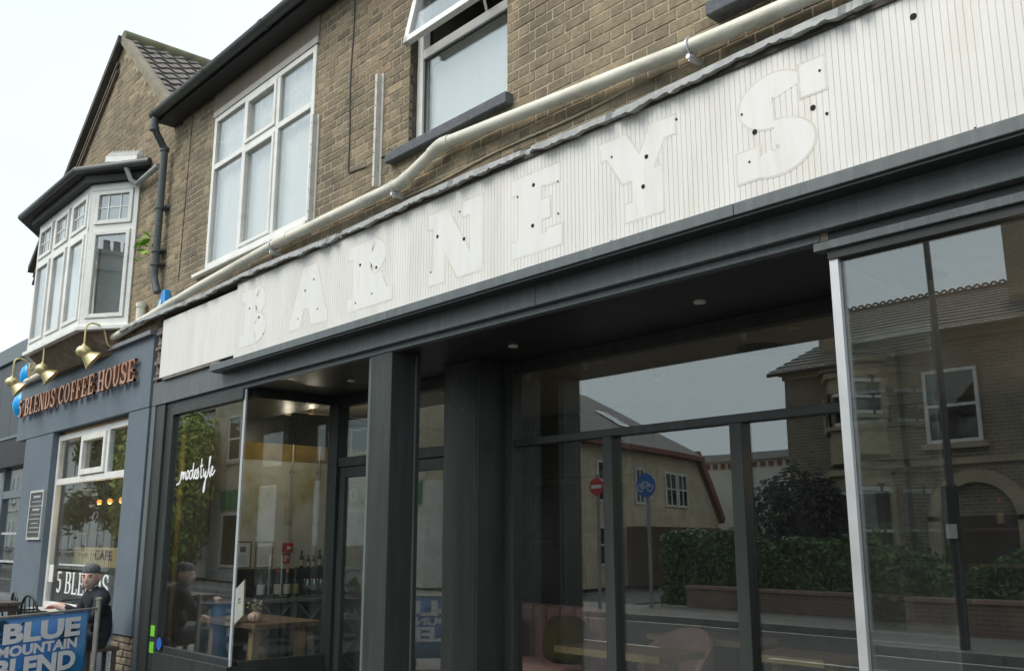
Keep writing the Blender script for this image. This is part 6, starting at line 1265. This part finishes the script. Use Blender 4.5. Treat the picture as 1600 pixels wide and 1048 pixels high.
# terrace further along: green fronted shop, pale houses, trees
gs = thing('green_shop', 'brick shop with green fascia and pale ground floor down the road', 'building', (-31, -11, 0)); b = MB(); b.box(-37.5, -25.5, -12.2, -9.0, 3.5, 8.0); b.build('wall', YBX, gs); b = MB(); b.box(-37.5, -25.5, -12.2, -9.05, 0, 3.5); b.build('ground_floor', WST, gs)
b = MB(); b.box(-36.4, -25.7, -9.04, -8.9, 2.75, 3.45); b.build('fascia', mat('shop_green', (.01, .2, .075), .5), gs); b = MB(); b.add([(-37.8,-8.7,7.98),(-25.3,-8.7,7.98),(-25.3,-10.6,9.3),(-37.8,-10.6,9.3),(-37.8,-12.5,7.98),(-25.3,-12.5,7.98)],[(0,1,2,3),(3,2,5,4),(0,3,4),(1,5,2),(0,4,5,1)]); b.build('roof', M_SLATE, gs)
for x in (-36.3, -33.2, -30.4): 
    b = MB(); frame_rect(b, x, x+2.5, .5, 2.6, -9.049, -8.97, .1); w = b.build('shop_window', WFR, gs); b = MB(); b.box(x+.1, x+2.4, -9.02, -9.01, .6, 2.5); b.build('pane', G_FAR, w); b = MB(); b.box(x+.05, x+2.45, -9.045, -9.04, .55, 2.55); b.build('backing', CURT2, w)
for x in (-36, -33, -30, -27): owin(gs, x, x+1.1, 4.6, 6.4, -8.99)
b = MB(); ring = [(-29.6+.2*math.cos(R(a)), -8.88, 3.12+.22*math.sin(R(a))) for a in range(-70, 271, 15)]; b.tube(ring, .05, 6); b.build('emblem', WP, gs)
for bx_, lab in ((-98.0, 'last pale stucco terrace house far down the opposite side'), (-86.0, 'pale stucco terrace house second from the far end'), (-74.0, 'pale stucco terrace house third from the far end of the row'), (-62.0, 'pale stucco terrace house with bay roof, second from the street tree'), (-50.0, 'pale stucco terrace house with railings next to the street tree')):
    wh = thing('pale_house', lab, 'building', (bx_+5, -12, 0), 'pale houses down the road'); b = MB(); b.box(bx_, bx_+11.6, -18, -9.6, 0, 7.0); b.build('wall', WST, wh); b = MB(); b.add([(bx_-.2,-9.3,6.98),(bx_+11.8,-9.3,6.98),(bx_+11.8,-13.8,9.6),(bx_-.2,-13.8,9.6),(bx_-.2,-18.3,6.98),(bx_+11.8,-18.3,6.98)],[(0,1,2,3),(3,2,5,4),(0,3,4),(1,5,2),(0,4,5,1)]); b.build('roof', M_SLATE, wh)
    for k_ in range(5): owin(wh, bx_+.8+k_*2.2, bx_+1.8+k_*2.2, 4.2, 6.0, -9.59); owin(wh, bx_+.8+k_*2.2, bx_+1.8+k_*2.2, .9, 2.9, -9.59)
    b = MB(); b.prismz([(bx_+3, -9.59), (bx_+3.4, -8.7), (bx_+6, -8.7), (bx_+6.4, -9.59)], 3.2, 3.5); b.build('bay_roof', M_SLATE, wh); b = MB(); b.box(bx_, bx_+11.6, -9.5, -9.45, 3.6, 3.75); b.build('string_course', WFR, wh)
    b = MB(); 
    for k_ in range(40): b.tube([(bx_+k_*.28, -8.6, 0), (bx_+k_*.28, -8.6, 1.1)], .012, 5)
    b.beam((bx_, -8.6, 1.05), (bx_+11.4, -8.6, 1.05), .03, .03); b.build('railings', BLACK_PAINT, wh)
def tree(base, h, crown, n_, m, lab, seed, weep=.3):
    t = thing('street_tree', lab, 'tree', base, 'street trees'); rg = random.Random(seed); bx_, by_, _ = base; tops = []
    b = MB(); b.tube([(bx_, by_, 0), (bx_+.08, by_, h*.25), (bx_-.05, by_+.05, h*.5), (bx_+.05, by_, h*.8)], [.17, .13, .10, .04], 10)
    for i in range(11):
        a = rg.uniform(0, 6.28); z0 = h*rg.uniform(.3, .7); L_ = crown*rg.uniform(.5, .95); e = (bx_+L_*math.cos(a), by_+L_*math.sin(a), z0+h*rg.uniform(.1, .28)); m_ = (bx_+L_*.5*math.cos(a), by_+L_*.5*math.sin(a), z0+h*.12); b.tube([(bx_, by_, z0), m_, e], [.06, .04, .015], 6); tops += [Vector(e), Vector(m_)]
    tops += [Vector((bx_, by_, h*.9)), Vector((bx_, by_, h*.75))]; b.build('trunk', BRN, t, smooth=True)
    cl = [(p+Vector((rg.gauss(0,.3), rg.gauss(0,.3), rg.gauss(0,.3))), rg.uniform(.45, .95)) for p in tops for _ in range(2)]
    def fn():
        c, r_ = rg.choice(cl); d = Vector((rg.gauss(0,1), rg.gauss(0,1), rg.gauss(0,1))).normalized(); k_ = rg.random()**.4
        return c+d*r_*k_-Vector((0,0,weep*rg.random()*2.8)), d
    b = MB(); leaves(b, n_, fn, .17, rg); b.build('crown', m, t, fixn=False)
BIR = leaf_mat('fresh_leaf', (.30, .36, .06), .35); tree((-38.5, -7.6, 0), 6.9, 2.4, 30000, BIR, 'fresh green drooping street tree mirrored in the left display window', 31, .9); tree((-44.5, -7.8, 0), 7.5, 2.4, 8000, leaf_mat('fresh_leaf2', (.07, .12, .03)), 'green street tree beside the pale houses', 32); tree((-22.5, -34, 0), 8.5, 2.5, 5000, leaf_mat('far_leaf', (.06, .1, .03)), 'green tree rising behind the white hall', 33)
